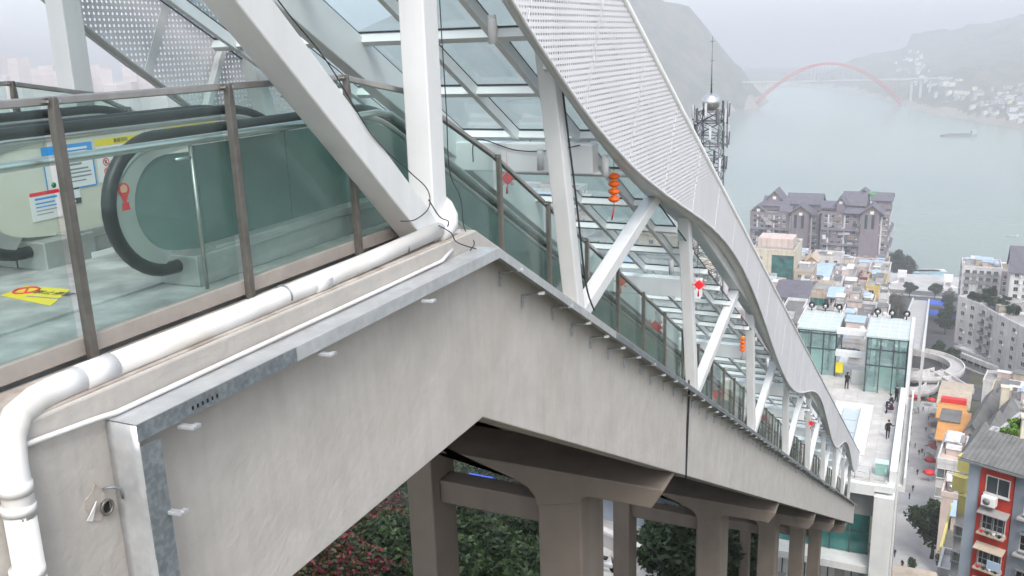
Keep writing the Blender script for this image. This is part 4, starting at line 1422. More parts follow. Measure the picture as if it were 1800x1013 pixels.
for k, (yy, mt) in enumerate(((44.0, 'red'), (30.5, 'red'))):
    person('rider in a red jacket %s the escalator' % ('low on' if k == 0 else 'half way down'), (-4.9, yy, -1.42 - S * (yy - 6.9)), R(180), mt, 'cloth_grey', 'stand', 7 + k)
wlk, zn_, zh_ = skin_body('stand', 11)
for x in ('cloth_black', 'cloth_grey', 'skin_tone', 'hair_black'):
    wlk.materials.append(M(x))
for p_ in wlk.polygons:
    c = p_.center
    p_.use_smooth = True
    p_.material_index = 3 if c.z > 1.6 else (2 if (c.z > 1.46 and abs(c.x) < .12) else (1 if c.z < 0.86 else 0))
# ================================================================== foliage
def leaf_mat(name, a, b, rough=0.6):
    mt = pmat(name, a, rough=rough, var=0.45, vscale=2.5, col2=b, c2scale=0.9, spec=0.3)
    return mt
leaf_mat('leaf_dark', (0.014, 0.028, 0.010), (0.024, 0.045, 0.015))
leaf_mat('leaf_mid', (0.035, 0.07, 0.022), (0.055, 0.09, 0.03))
leaf_mat('leaf_bright', (0.13, 0.28, 0.03), (0.19, 0.34, 0.05))
leaf_mat('leaf_grey', (0.07, 0.085, 0.06), (0.11, 0.115, 0.085))
leaf_mat('flower_red', (0.15, 0.012, 0.03), (0.21, 0.02, 0.05))
leaf_mat('leaf_rust', (0.10, 0.035, 0.02), (0.06, 0.05, 0.025))
pmat('bark', (0.06, 0.048, 0.038), rough=0.95, var=0.3, vscale=6, bump=0.3, bscale=18)
def crown_mesh(name, rx, rz, n, leaf, mats, seed, clumps=14, wts=(1,)):
    rd = random.Random(seed)
    cs = []
    for k in range(clumps):
        while True:
            p = Vector((rd.uniform(-1, 1), rd.uniform(-1, 1), rd.uniform(-1, 1)))
            if 0.25 < p.length < 0.9:
                break
        cs.append((Vector((p.x * rx, p.y * rx, p.z * rz)), rd.uniform(0.28, 0.5)))
    mb = MB()
    acc = [sum(wts[:i + 1]) / sum(wts) for i in range(len(wts))]
    for i in range(n):
        c, cr = cs[i % clumps] if rd.random() < 0.93 else (Vector((0, 0, 0)), 0.9)
        d = Vector((rd.gauss(0, 1), rd.gauss(0, 1), rd.gauss(0, 1)))
        d.normalize()
        q = c + Vector((d.x * rx, d.y * rx, d.z * rz)) * cr * (rd.random() ** 0.4)
        a = Vector((rd.gauss(0, 1), rd.gauss(0, 1), rd.gauss(0, 0.7)))
        a.normalize()
        b = a.cross(Vector((rd.gauss(0, 1), rd.gauss(0, 1), rd.gauss(0, 1))))
        b.normalize()
        l = leaf * rd.uniform(0.35, 1.7)
        u = rd.random()
        mb.cur = next(k for k, t in enumerate(acc) if u <= t + 1e-9)
        mb.add([q - a * l, q + b * l * 0.45, q + a * l, q - b * l * 0.45], [(0, 1, 2, 3)])
    me = bpy.data.meshes.new(name)
    me.from_pydata(mb.v, [], mb.f)
    for x in mats:
        me.materials.append(M(x))
    me.polygons.foreach_set('material_index', mb.mi)
    return me
def trunk_mesh(h, r, seed, spread=0.5):
    rd = random.Random(seed)
    mb = MB()
    pts = [Vector((0, 0, -0.4))]
    for k in range(1, 5):
        pts.append(Vector((rd.uniform(-.06, .06) * h, rd.uniform(-.06, .06) * h, h * k / 4)))
    mb.tube(pts, r, 8, rad=[r * 1.25, r, r * 0.8, r * 0.62, r * 0.35])
    for k in range(6):
        s = pts[2].lerp(pts[4], rd.random() * 0.8)
        a = rd.uniform(0, 6.28)
        e = s + Vector((math.cos(a), math.sin(a), rd.uniform(0.4, 0.9))) * h * spread * rd.uniform(0.5, 0.9)
        mb.tube([s, s.lerp(e, 0.5) + Vector((0, 0, 0.05 * h)), e], r * 0.3, 6, rad=[r * 0.42, r * 0.28, r * 0.1])
    return mb.mesh('trunk', 'bark')
TK = [trunk_mesh(3.2, 0.16, 3), trunk_mesh(2.4, 0.12, 4), trunk_mesh(1.0, 0.06, 5)]
CR = {
    'round': crown_mesh('crown', 2.2, 1.7, 5200, 0.17, ['leaf_dark', 'leaf_mid'], 1, 16, (2, 1)),
    'loose': crown_mesh('crown', 1.9, 1.9, 4200, 0.16, ['leaf_mid', 'leaf_dark'], 2, 12, (2, 1)),
    'bright': crown_mesh('crown', 0.8, 0.6, 1600, 0.09, ['leaf_bright', 'leaf_mid'], 3, 8, (3, 1)),
    'bare': crown_mesh('crown', 2.2, 2.0, 1500, 0.14, ['leaf_grey', 'bark'], 4, 18, (1, 1)),
    'flower': crown_mesh('crown', 1.25, 0.85, 5200, 0.075, ['leaf_dark', 'flower_red', 'leaf_rust'], 5, 16, (5, 2.0, 3)),
    'shrub': crown_mesh('crown', 1.3, 1.0, 5200, 0.095, ['leaf_dark', 'leaf_mid'], 6, 14, (3, 1)),
    'dark': crown_mesh('crown', 1.6, 2.2, 5200, 0.13, ['leaf_dark', 'leaf_dark'], 7, 18, (1, 1)),
}
def tree(kind, loc, s, label, name='tree', cat='tree', group=None, trunk=0, lift=3.6, sz=None):
    t = thing(name, label, cat, loc, random.uniform(0, 6.28), group)
    t.scale = (s, s, sz or s)
    ob('trunk', TK[trunk], t)
    ob('crown', CR[kind], t, 0, (0, 0, lift))
    return t

# slope planting under the viaduct
def hillside(px, py, d):
    """point on the ground along a view ray, found by marching"""
    v = ray(px, py)
    v = v / v.y
    t = d
    while t < 900:
        p = v * t
        if p.z < ground_z(p.x, p.y):
            return p
        t += 0.25 if t < 60 else 1.0
    return v * t
k = 0
GRPS = 'flowering shrubs on the bank under the viaduct'
for (px, py, d, s, kind) in ((560, 985, 9, 1.0, 'flower'), (610, 965, 10, 1.05, 'flower'), (655, 985, 10, 1.0, 'flower'), (690, 950, 12, 1.1, 'flower'), (630, 1010, 9, 1.0, 'flower'), (580, 940, 13, 1.3, 'shrub'),
                             (640, 915, 14, 1.3, 'shrub'), (690, 890, 16, 1.5, 'shrub'), (800, 985, 15, 1.3, 'flower'), (830, 1000, 15, 1.2, 'flower'), (790, 950, 16, 1.4, 'flower'), (845, 960, 17, 1.4, 'shrub'),
                             (880, 990, 17, 1.5, 'shrub'), (915, 960, 18, 1.6, 'shrub'), (820, 905, 20, 1.8, 'shrub'), (870, 915, 21, 1.9, 'shrub'), (910, 920, 20, 1.6, 'dark'), (920, 1005, 17, 1.3, 'dark'), (1055, 985, 24, 1.0, 'dark'), (1060, 930, 27, 1.3, 'dark'), (1050, 1005, 22, 0.9, 'shrub'),
                             (800, 835, 30, 2.2, 'loose'), (840, 850, 30, 2.0, 'round'), (780, 860, 26, 1.9, 'loose')):
    p = hillside(px, py + 15, d)
    lab = {'flower': 'shrub dotted with dark red leaves on the bank under the girder', 'shrub': 'dark green shrub on the bank below the viaduct', 'dark': 'dense dark evergreen by the viaduct piers', 'loose': 'green tree on the slope behind the first pier', 'round': 'green tree on the slope behind the first pier'}[kind]
    tree(kind, (p.x, p.y, p.z - 0.2), s, lab, 'shrub' if kind in ('flower', 'shrub') else 'tree', 'shrub' if kind in ('flower', 'shrub') else 'tree', {'flower': GRPS, 'shrub': 'green shrubs on the bank under the viaduct', 'dark': 'dark evergreens by the piers', 'loose': 'green trees behind the first pier', 'round': 'green trees behind the first pier'}[kind], 2, 0.9 if kind in ('flower', 'shrub') else 2.6)
rd = random.Random(33)
cells = {}
n_ = 0
while n_ < 95:
    px, py = rd.uniform(500, 950), rd.uniform(800, 1060)
    if px < 720 and py < 1013 - (px - 515) * 0.83:
        continue
    key = (int(px / 34), int(py / 22))
    if cells.get(key, 0) > 0 and rd.random() < 0.8:
        continue
    cells[key] = 1
    p = hillside(px, py, 8)
    kind = 'flower' if (py > 895 and (px < 720 and rd.random() < 0.75 or 780 < px < 860 and rd.random() < 0.5)) else rd.choice(['shrub', 'shrub', 'dark'])
    lab = {'flower': 'shrub dotted with dark red leaves on the bank under the girder', 'shrub': 'dark green shrub on the bank below the viaduct', 'dark': 'dense dark evergreen by the viaduct piers'}[kind]
    s_ = rd.uniform(0.8, 1.25) * (1 + p.y / 60) * (0.75 if kind == 'dark' else 1)
    tree(kind, (p.x, p.y, p.z - 0.25), s_, lab, 'tree' if kind == 'dark' else 'shrub', 'tree' if kind == 'dark' else 'shrub', {'flower': GRPS, 'shrub': 'green shrubs on the bank under the viaduct', 'dark': 'dark evergreens by the piers'}[kind], 2, 0.8 if kind != 'dark' else 1.7)
    n_ += 1
# dry grass matted over the bank: nobody could count it
rd = random.Random(21)
gb = MB()
for i in range(60000):
    x, y = rd.uniform(-26, -3), rd.uniform(7, 42)
    z = ground_z(x, y)
    a = rd.uniform(0, 6.28)
    l = rd.uniform(0.25, 0.8)
    w = 0.035
    lean = Vector((rd.gauss(0, .3), rd.gauss(0, .3), 1)) * l
    q = Vector((x, y, z - 0.02))
    s_ = Vector((math.cos(a), math.sin(a), 0)) * w
    gb.cur = 0 if rd.random() < 0.7 else 1
    gb.add([q - s_, q + s_, q + lean], [(0, 1, 2)])
me = bpy.data.meshes.new('bank_grass')
me.from_pydata(gb.v, [], gb.f)
pmat('grass_dry', (0.10, 0.095, 0.05), rough=0.9, var=0.3, vscale=1.0)
me.materials.append(M('leaf_dark'))
me.materials.append(M('grass_dry'))
me.polygons.foreach_set('material_index', gb.mi)
o = ob('bank_grass', me)
o['kind'] = 'stuff'
o['label'] = 'rough dark grass on the bank under the viaduct'
# ================================================================== the town below
def wallm(name, col, **k):
    a = dict(rough=0.85, var=0.12, vscale=0.25, streak=0.28, sscale=0.9)
    a.update(k)
    return pmat(name, col, **a)
wallm('w_white', (0.65, 0.64, 0.63))
wallm('w_cream', (0.66, 0.60, 0.47))
wallm('w_pink', (0.60, 0.49, 0.44))
wallm('w_grey', (0.42, 0.41, 0.41))
wallm('w_yellow', (0.58, 0.43, 0.16))
wallm('w_red', (0.46, 0.035, 0.018), streak=0.35, sscale=1.6, vscale=0.7, var=0.22)
wallm('w_blue', (0.33, 0.39, 0.46))
wallm('w_purple', (0.235, 0.20, 0.225))
wallm('w_tan', (0.50, 0.42, 0.33))
wallm('w_maroon', (0.22, 0.05, 0.06))
wallm('w_brown', (0.25, 0.20, 0.17))
wallm('w_lemon', (0.70, 0.63, 0.22), streak=0.12)
wallm('r_grey', (0.17, 0.17, 0.165), var=0.25, vscale=0.5, streak=0.2, sscale=1.5)
wallm('r_slate', (0.125, 0.12, 0.145), var=0.22, vscale=0.4, streak=0.0)
wallm('r_flat', (0.33, 0.32, 0.31), var=0.3, vscale=0.3, streak=0.0, col2=(0.24, 0.235, 0.22), c2scale=0.15)
wallm('r_blue', (0.38, 0.50, 0.64), streak=0.1)
wallm('r_orange', (0.62, 0.30, 0.09), streak=0.1)
wallm('r_green', (0.10, 0.36, 0.10), streak=0.1)
wallm('asphalt', (0.075, 0.075, 0.078), var=0.18, vscale=0.12, streak=0)
wallm('paving', (0.47, 0.465, 0.46), var=0.18, vscale=0.15, streak=0, col2=(0.42, 0.41, 0.40), c2scale=0.08)
pmat('win_glass', (0.03, 0.04, 0.045), rough=0.12, var=0.5, vscale=0.35)
pmat('win_curtain', (0.30, 0.29, 0.27), rough=0.5, var=0.4, vscale=0.3)
pmat('win_mid', (0.10, 0.12, 0.125), rough=0.15, var=0.5, vscale=0.3)
pmat('win_frame', (0.55, 0.55, 0.54), rough=0.6, var=0.1)
pmat('win_grille', (0.25, 0.26, 0.26), rough=0.6, metal=0.3, var=0.2)
WM = {}
def window_mesh(w, h, kind, pane='win_glass'):
    key = (round(w, 2), round(h, 2), kind, pane)
    if key in WM:
        return WM[key]
    mb = MB()
    f = 0.07
    mb.cur = 0
    mb.box(-w / 2, w / 2, -0.02, 0.01, 0, h)                       # pane, set back inside the frame
    mb.cur = 1
    for a, b, c, d in ((-w / 2 - f, w / 2 + f, -f, 0), (-w / 2 - f, w / 2 + f, h, h + f), (-w / 2 - f, -w / 2, 0, h), (w / 2, w / 2 + f, 0, h), (-f / 3, f / 3, 0, h)):
        mb.box(a, b, -0.10, 0.01, c, d)
    mb.box(-w / 2 - 0.15, w / 2 + 0.15, -0.26, 0.01, -f - 0.1, -f)  # sill
    if kind == 'cage':                                              # burglar bars standing off the wall
        mb.cur = 2
        for k in range(5):
            x = -w / 2 + w * k / 4
            mb.box(x - 0.025, x + 0.025, -0.5, -0.46, -0.1, h + 0.1)
        for z in (-0.1, h * 0.5, h + 0.06):
            mb.box(-w / 2, w / 2, -0.5, -0.46, z, z + 0.04)
        mb.box(-w / 2, w / 2, -0.5, 0.0, -0.14, -0.1)
        mb.box(-w / 2 - 0.05, w / 2 + 0.05, -0.62, 0.0, h + 0.1, h + 0.16)
    if kind == 'balcony':
        mb.cur = 1
        mb.box(-w / 2 - 0.3, w / 2 + 0.3, -1.2, 0.0, -0.45, -0.28)
        mb.cur = 2
        mb.box(-w / 2 - 0.3, w / 2 + 0.3, -1.2, -1.12, -0.28, 0.55)
        mb.box(-w / 2 - 0.3, -w / 2 - 0.22, -1.12, 0.0, -0.28, 0.55)
        mb.box(w / 2 + 0.22, w / 2 + 0.3, -1.12, 0.0, -0.28, 0.55)
    WM[key] = mb.mesh('window', [pane, 'win_frame', 'win_grille'])
    return WM[key]
_c = MB().box(-0.42, 0.42, -0.42, -0.04, 0, 0.62)
_c.cur = 1
_c.tube([(-0.08, -0.425, 0.31), (-0.08, -0.44, 0.31)], 0.24, 10)
CU = _c.mesh('cooling_unit', ['sign_white', 'win_grille'])
def facade(t, P, ux, length, z0, z1, cols, fh, w, h, kind, skip=0.0, margin=0.8):
    """windows on one face: P = local start point, ux = local direction along the face (outward is to its right)"""
    ang = math.atan2(ux[1], ux[0])
    mes = [window_mesh(w, h, kind, q) for q in ('win_glass', 'win_glass', 'win_mid', 'win_curtain')]
    rows = max(1, int((z1 - z0) / fh))
    for r in range(rows):
        for c in range(cols):
            if random.random() < skip:
                continue
            s = margin + (length - 2 * margin) * ((c + 0.5) / cols)
            zz = z1 - fh * (r + 1) + (fh - h) * 0.55
            ob('window', random.choice(mes), t, 0, (P[0] + ux[0] * s, P[1] + ux[1] * s, zz), ang)
            if random.random() < 0.3:
                ob('cooling_unit', CU, t, 0, (P[0] + ux[0] * (s + w * 0.5 + 0.55), P[1] + ux[1] * (s + w * 0.5 + 0.55), zz - 0.2), ang)
def gable(mb, x0, x1, y0, y1, z, rise, over=0.6, axis='x', t=0.25):
    """pitched roof: ridge along axis"""
    if axis == 'x':
        ym = (y0 + y1) / 2
        a = [(y0 - over, z - over * rise * 2 / (y1 - y0)), (ym, z + rise), (y1 + over, z - over * rise * 2 / (y1 - y0))]
        b = [(p, q - t) for p, q in a]
        mb.prism_x(a + b[::-1], x0 - over, x1 + over)
    else:
        xm = (x0 + x1) / 2
        a = [(x0 - over, z - over * rise * 2 / (x1 - x0)), (xm, z + rise), (x1 + over, z - over * rise * 2 / (x1 - x0))]
        b = [(p, q - t) for p, q in a]
        pl_ = a + b[::-1]
        n = len(pl_)
        mb.add([(x, y0 - over, q) for x, q in pl_] + [(x, y1 + over, q) for x, q in pl_], [tuple(range(n)), tuple(range(2 * n - 1, n - 1, -1))] + [((i + 1) % n, i, n + i, n + (i + 1) % n) for i in range(n)])
    return mb
def bld(label, P0, P1, depth, wall, roof='flat', rmat='r_flat', h=None, front=None, side=None, which='auto', name='building', cat='building', clutter=4, fh=3.0, group=None, rise=3.0, extra=None):
    """box building whose front roof edge runs P0 -> P1 (seen left to right); z of the roof = P0.z"""
    P0, P1 = Vector(P0), Vector(P1)
    zt = P0.z
    d = Vector((P1.x - P0.x, P1.y - P0.y, 0))
    L_ = d.length
    rot = math.atan2(d.y, d.x)
    base = min(ground_z(P0.x, P0.y), ground_z(P1.x, P1.y)) - 1.0
    bx_, by_ = P0.x - math.sin(rot) * depth, P0.y + math.cos(rot) * depth
    base = min(base, ground_z(bx_, by_) - 1)
    if h:
        base = zt - h
    H = zt - base
    t = thing(name, label, cat, (P0.x, P0.y, base), rot, group)
    MB().box(0, L_, 0, depth, 0, H).build('wall', wall, t)
    if roof == 'flat':
        r = MB().box(0.25, L_ - 0.25, 0.25, depth - 0.25, H, H + 0.12).build('roof', rmat, t)
        ph = 0.9
        pw = MB()
        for a, b, c, e in ((-0.1, L_ + 0.1, -0.1, 0.2), (-0.1, L_ + 0.1, depth - 0.2, depth + 0.1), (-0.1, 0.2, 0.2, depth - 0.2), (L_ - 0.2, L_ + 0.1, 0.2, depth - 0.2)):
            MB().box(a, b, c, e, H + 0.002, H + ph).build('parapet', wall, t)
        rr = random.Random(int(P0.x * 31 + P0.y * 17))
        for k in range(clutter):
            w_, d_, h_ = rr.uniform(1.5, L_ * 0.35 + 1.5), rr.uniform(1.5, depth * 0.35 + 1), rr.uniform(1.2, 2.8)
            x, y = rr.uniform(0.4, max(0.5, L_ - w_ - 0.4)), rr.uniform(0.4, max(0.5, depth - d_ - 0.4))
            sh = MB().box(x, x + w_, y, y + d_, H + 0.121 + 0.002 * k, H + h_).build('roof_shed', rr.choice(['w_white', 'w_grey', 'w_tan', 'w_pink']), t)
            m_ = MB().box(x - 0.2, x + w_ + 0.2, y - 0.2, y + d_ + 0.2, H + h_, H + h_ + 0.12).build('shed_roof', rr.choice(['r_flat', 'r_blue', 'r_grey', 'w_white', 'r_grey']), sh)
        for k in range(clutter):
            x, y = rr.uniform(0.6, max(0.7, L_ - 0.6)), rr.uniform(0.6, max(0.7, depth - 0.6))
            MB().lathe([(0.55, 0), (0.58, 0.5), (0.55, 1.1), (0.2, 1.3)], c=(x, y, H + 0.13), n=10).build('water_tank', rr.choice(['steel', 'w_white', 'r_blue']), t)
    else:
        mb = gable(MB(), 0, L_, 0, depth, H, rise, 0.7, 'x' if roof == 'gable_x' else 'y')
        mb.build('roof', rmat, t)
        if roof == 'gable_y':
            MB().add([(0, 0.02, H), (L_, 0.02, H), (L_ / 2, 0.02, H + rise - 0.3), (0, depth - .02, H), (L_, depth - .02, H), (L_ / 2, depth - .02, H + rise - 0.3)], [(0, 1, 2), (5, 4, 3), (0, 3, 4, 1), (1, 4, 5, 2), (2, 5, 3, 0)]).build('gable_wall', wall, t)
        else:
            MB().add([(0.02, 0, H), (0.02, depth, H), (0.02, depth / 2, H + rise - 0.3), (L_ - .02, 0, H), (L_ - .02, depth, H), (L_ - .02, depth / 2, H + rise - 0.3)], [(0, 1, 2), (5, 4, 3), (0, 3, 4, 1), (1, 4, 5, 2), (2, 5, 3, 0)]).build('gable_wall', wall, t)
    vis = min(H, 36)
    if front:
        cols, w, hh, kind = front
        facade(t, (0, 0), (1, 0), L_, H - vis, H - 0.3, cols, fh, w, hh, kind, 0.06)
    if side:
        cols, w, hh, kind = side
        if which == 'auto':
            which = 'right' if P0.x < 0 else 'left'
        if which == 'right':
            facade(t, (L_, 0), (0, 1), depth, H - vis, H - 0.3, cols, fh, w, hh, kind, 0.06)
        else:
            facade(t, (0, depth), (0, -1), depth, H - vis, H - 0.3, cols, fh, w, hh, kind, 0.06)
    t['H'] = H
    t['L'] = L_
    return t
def px2(x0, y0, x1, Y):
    """front roof edge on a level line at range Y, between two sight lines"""
    a = at(x0, y0, Y)
    b = at(x1, y0, Y)
    b.z = a.z
    return a, b

# ---------------------------------------------------------------- the two big tower blocks with tiled roofs on the waterfront
def tower(x0, x1, ytop, Y, label, seed):
    rr = random.Random(seed)
    a, b = px2(x0, ytop + 24, x1, Y)
    t = bld(label, a, b, 30, 'w_purple', 'flat', 'r_flat', clutter=0, front=(9, 1.9, 1.7, 'plain'), side=(6, 1.8, 1.7, 'plain'), fh=3.1)
    H, L_ = t['H'], t['L']
    # stepped wings with their own tiled roofs
    def wing(xa, xb, ya, yb, dz, ax, rise, wm='w_purple'):
        w = MB().box(xa, xb, ya, yb, H + 0.9, H + dz).build('roof_wing', wm, t)
        gable(MB(), xa, xb, ya, yb, H + dz, rise, 1.1, ax, 0.35).build('tiled_roof', 'r_slate', w)
        if ax == 'y':
            MB().add([(xa, ya + .02, H + dz), (xb, ya + .02, H + dz), ((xa + xb) / 2, ya + .02, H + dz + rise - .4), (xa, yb - .02, H + dz), (xb, yb - .02, H + dz), ((xa + xb) / 2, yb - .02, H + dz + rise - .4)], [(0, 1, 2), (5, 4, 3), (0, 3, 4, 1), (1, 4, 5, 2), (2, 5, 3, 0)]).build('gable_wall', 'w_brown', w)
            MB().box((xa + xb) / 2 - 1, (xa + xb) / 2 + 1, ya - 0.06, ya + 0.02, H + dz - 1.0, H + dz + 0.8).build('gable_window', 'sign_white', w)
        else:
            MB().add([(xa + .02, ya, H + dz), (xa + .02, yb, H + dz), (xa + .02, (ya + yb) / 2, H + dz + rise - .4), (xb - .02, ya, H + dz), (xb - .02, yb, H + dz), (xb - .02, (ya + yb) / 2, H + dz + rise - .4)], [(0, 1, 2), (5, 4, 3), (0, 3, 4, 1), (1, 4, 5, 2), (2, 5, 3, 0)]).build('gable_wall', 'w_brown', w)
    if seed == 1:
        wing(0.2, L_ * .20, 4, 20, 1.2, 'y', 3.0)
        wing(L_ * .16, L_ * .52, 8, 26, 4.2, 'x', 4.2)
        wing(L_ * .20, L_ * .40, 12, 28, 8.0, 'y', 4.6)
        wing(L_ * .50, L_ * .98, 12, 28, 5.4, 'x', 5.0)
        wing(L_ * .56, L_ * .92, -2.2, 13, 1.0, 'y', 5.0)
        wing(L_ * .44, L_ * .58, 2, 10, 2.0, 'x', 2.2)
    else:
        wing(0.2, L_ * .26, 3, 18, 3.0, 'x', 2.6)
        wing(L_ * .22, L_ * .34, 1, 26, 6.4, 'y', 2.6)
        wing(L_ * .30, L_ * .62, 8, 27, 4.6, 'x', 6.0)
        wing(L_ * .36, L_ * .60, -1.2, 9, -1.8 + 3.0, 'x', 1.8)
        wing(L_ * .60, L_ * .90, -2.2, 12, 1.6, 'y', 4.2)
        wing(L_ * .72, L_ * 1.0, 14, 28, 6.8, 'x', 3.2)
        wing(L_ * .50, L_ * .66, 18, 28, 9.4, 'y', 2.4)
    rc = random.Random(seed + 60)
    for k in range(16):                            # enclosed balconies and awnings breaking up the grid of windows
        xk, zk = rc.uniform(0.02, 0.55) * L_, H - rc.uniform(3, 30)
        wk = rc.uniform(2, 4.5)
        MB().box(xk, xk + wk, -rc.uniform(0.7, 1.5), -0.03, zk, zk + rc.uniform(1.2, 2.6)).build('enclosed_balcony', rc.choice(['w_grey', 'w_white', 'w_brown', 'dark_glass', 'r_slate']), t)
    # skirt eaves running round lower storeys and pale bay strips
    for z in (H - 9, H - 18):
        MB().prism_x([(-1.8, z - 0.9), (0.0, z + 0.4), (0.0, z)], L_ * .02, L_ * .58).build('eave', 'r_slate', t)
        MB().add([(L_, 0, z + .4), (L_, 28, z + .4), (L_ + 1.8, 28, z - .9), (L_ + 1.8, 0, z - .9), (L_, 0, z), (L_, 28, z)], [(0, 1, 2, 3), (3, 2, 5, 4), (0, 3, 4), (1, 5, 2)]).build('eave', 'r_slate', t)
    for xk in (0.1, 0.34, 0.58, 0.88):
        MB().box(L_ * xk, L_ * xk + 0.9, -0.35, 0.0, 0, H - 1).build('bay_strip', 'w_white', t)
    for xk in (0.65, 0.75):
        MB().box(L_ * xk, L_ * xk + 1.6, -2.25, -2.2, H - 8, H + 0.2).build('tall_window', 'dark_glass', t)
    MB().box(L_ * .60, L_ * .86, -2.2, 0.0, 0, H + 0.85).build('front_bay', 'w_purple', t)
    return t
tower(1319, 1441, 350, 575, 'left waterfront tower block with stacked grey tiled roofs', 1)
t2 = tower(1444, 1564, 350, 560, 'right waterfront tower block with stacked grey tiled roofs and a green roof patch', 2)
MB().box(t2['L'] * .5, t2['L'] * .76, 18, 27, t2['H'] + 8.0, t2['H'] + 9.6).build('roof_canopy', 'r_green', t2)

# ---------------------------------------------------------------- middle of the town
t = bld('cream office block with a sheet of green glass facing the escalators', *px2(1322, 440, 1396, 400), 26, 'w_cream', clutter=3, front=None)
H, L_ = t['H'], t['L']
for r in range(9):
    for c in range(5):
        MB().box(L_ * .49 + c * L_ * .1, L_ * .49 + (c + 1) * L_ * .1 - 0.12, -0.12, -0.02, H - 2 - 3.2 * (r + 1), H - 2 - 3.2 * r - 0.12).build('glass_pane', 'green_glass', t)
MB().box(L_ * .48, L_, -0.04, -0.002, H - 31, H - 1.5).build('glazing_frame', 'dark_frame', t)
facade(t, (0, 0), (1, 0), L_ * .46, H - 30, H - 1, 1, 4.6, 1.0, 1.4, 'plain')
MB().box(1, L_ * .9, 8, 20, H + .13, H + 4).build('roof_shed', 'w_pink', t)
bld('beige block with a pale flat roof beside the green glass office', *px2(1396, 478, 1428, 385), 16, 'w_tan', clutter=2, front=(2, 1.4, 1.4, 'plain'))
bld('long white house with small windows under the waterfront towers', *px2(1428, 452, 1480, 480), 14, 'w_white', clutter=2, front=(3, 1.6, 1.4, 'plain'), fh=3.4)
bld('little house with an orange gable in front of the waterfront towers', *px2(1416, 458, 1437, 455), 12, 'r_orange', 'gable_y', 'w_tan', rise=2.2, front=(2, 1.0, 1.2, 'plain'))
bld('block with a bright pale blue sheet roof', *px2(1432, 482, 1457, 400), 22, 'w_white', 'gable_x', 'r_blue', rise=1.5, front=(2, 1.4, 1.4, 'plain'))
bld('grey flat-roofed block with roof planting in the town centre', *px2(1455, 487, 1502, 405), 24, 'w_grey', clutter=4, front=(4, 1.4, 1.4, 'plain'))
bld('mauve-grey block behind the maroon facade', *px2(1497, 470, 1538, 470), 20, 'w_pink', clutter=3, front=(3, 1.6, 1.5, 'plain'))
bld('narrow building with a maroon facade and white ornaments', *px2(1508, 490, 1528, 420), 10, 'w_maroon', clutter=1, front=(4, 0.7, 0.7, 'plain'), fh=2.4)
bld('pale block with rooftop sheds right of the maroon facade', *px2(1527, 478, 1563, 452), 20, 'w_white', clutter=4, front=(3, 1.5, 1.5, 'plain'))
bld('yellow apartment block with balconies on its edge', *px2(1522, 505, 1556, 355), 20, 'w_yellow', clutter=2, front=(2, 1.5, 1.4, 'balcony'), side=(3, 1.4, 1.5, 'balcony'))
bld('pink block with a planted terrace at its foot', *px2(1476, 512, 1524, 350), 16, 'w_pink', clutter=3, front=(3, 1.4, 1.4, 'plain'))
t = bld('low building with a wall of dark teal glass and an orange roof rim', *px2(1420, 517, 1458, 300), 16, 'w_tan', clutter=1)
H, L_ = t['H'], t['L']
for r in range(6):
    for c in range(4):
        MB().box(c * L_ / 4 + 0.06, (c + 1) * L_ / 4 - 0.06, -0.10, -0.01, H - 1.0 - 2.0 * (r + 1), H - 1.0 - 2.0 * r - 0.1).build('glass_pane', 'green_glass', t)
for k in range(6):
    MB().box(L_ * .4 + k * 0.65, L_ * .4 + k * 0.65 + 0.15, -0.1, 0.1, H + .9, H + 2.0).build('roof_post', 'r_orange', t)
bld('small house with a pale blue roof right of the teal glass', *px2(1457, 520, 1477, 298), 12, 'w_tan', 'gable_x', 'r_blue', rise=1.0, front=(2, 1.6, 1.8, 'balcony'))
bld('long low hall with a mauve-grey roof at the left of the town', *px2(1362, 520, 1418, 290), 22, 'w_white', 'gable_x', 'r_slate', rise=2.4, front=(4, 1.6, 1.4, 'plain'))
bld('low white house with a dark flat roof below the long hall', *px2(1372, 552, 1408, 245), 14, 'w_white', clutter=0, rmat='r_grey', front=(3, 1.2, 1.2, 'plain'))
bld('small white hut with a blue-white roof behind the pavilions', *px2(1480, 556, 1536, 255), 14, 'w_white', clutter=2, rmat='r_grey', front=(4, 1.2, 1.2, 'plain'))
bld('grey building with many windows seen between the pavilions', *px2(1470, 600, 1520, 165), 14, 'w_grey', clutter=2, front=(4, 1.1, 1.3, 'cage'), fh=3.0)
bld('white slab block left of the pavilion, mostly behind the canopy edge', *px2(1402, 575, 1466, 190), 14, 'w_white', clutter=2, front=(4, 1.3, 1.3, 'cage'))
bld('grey roofed row between the dark flat roof and the pavilions', *px2(1398, 566, 1440, 225), 12, 'w_grey', 'gable_x', 'r_grey', rise=2, front=(3, 1.2, 1.2, 'plain'))

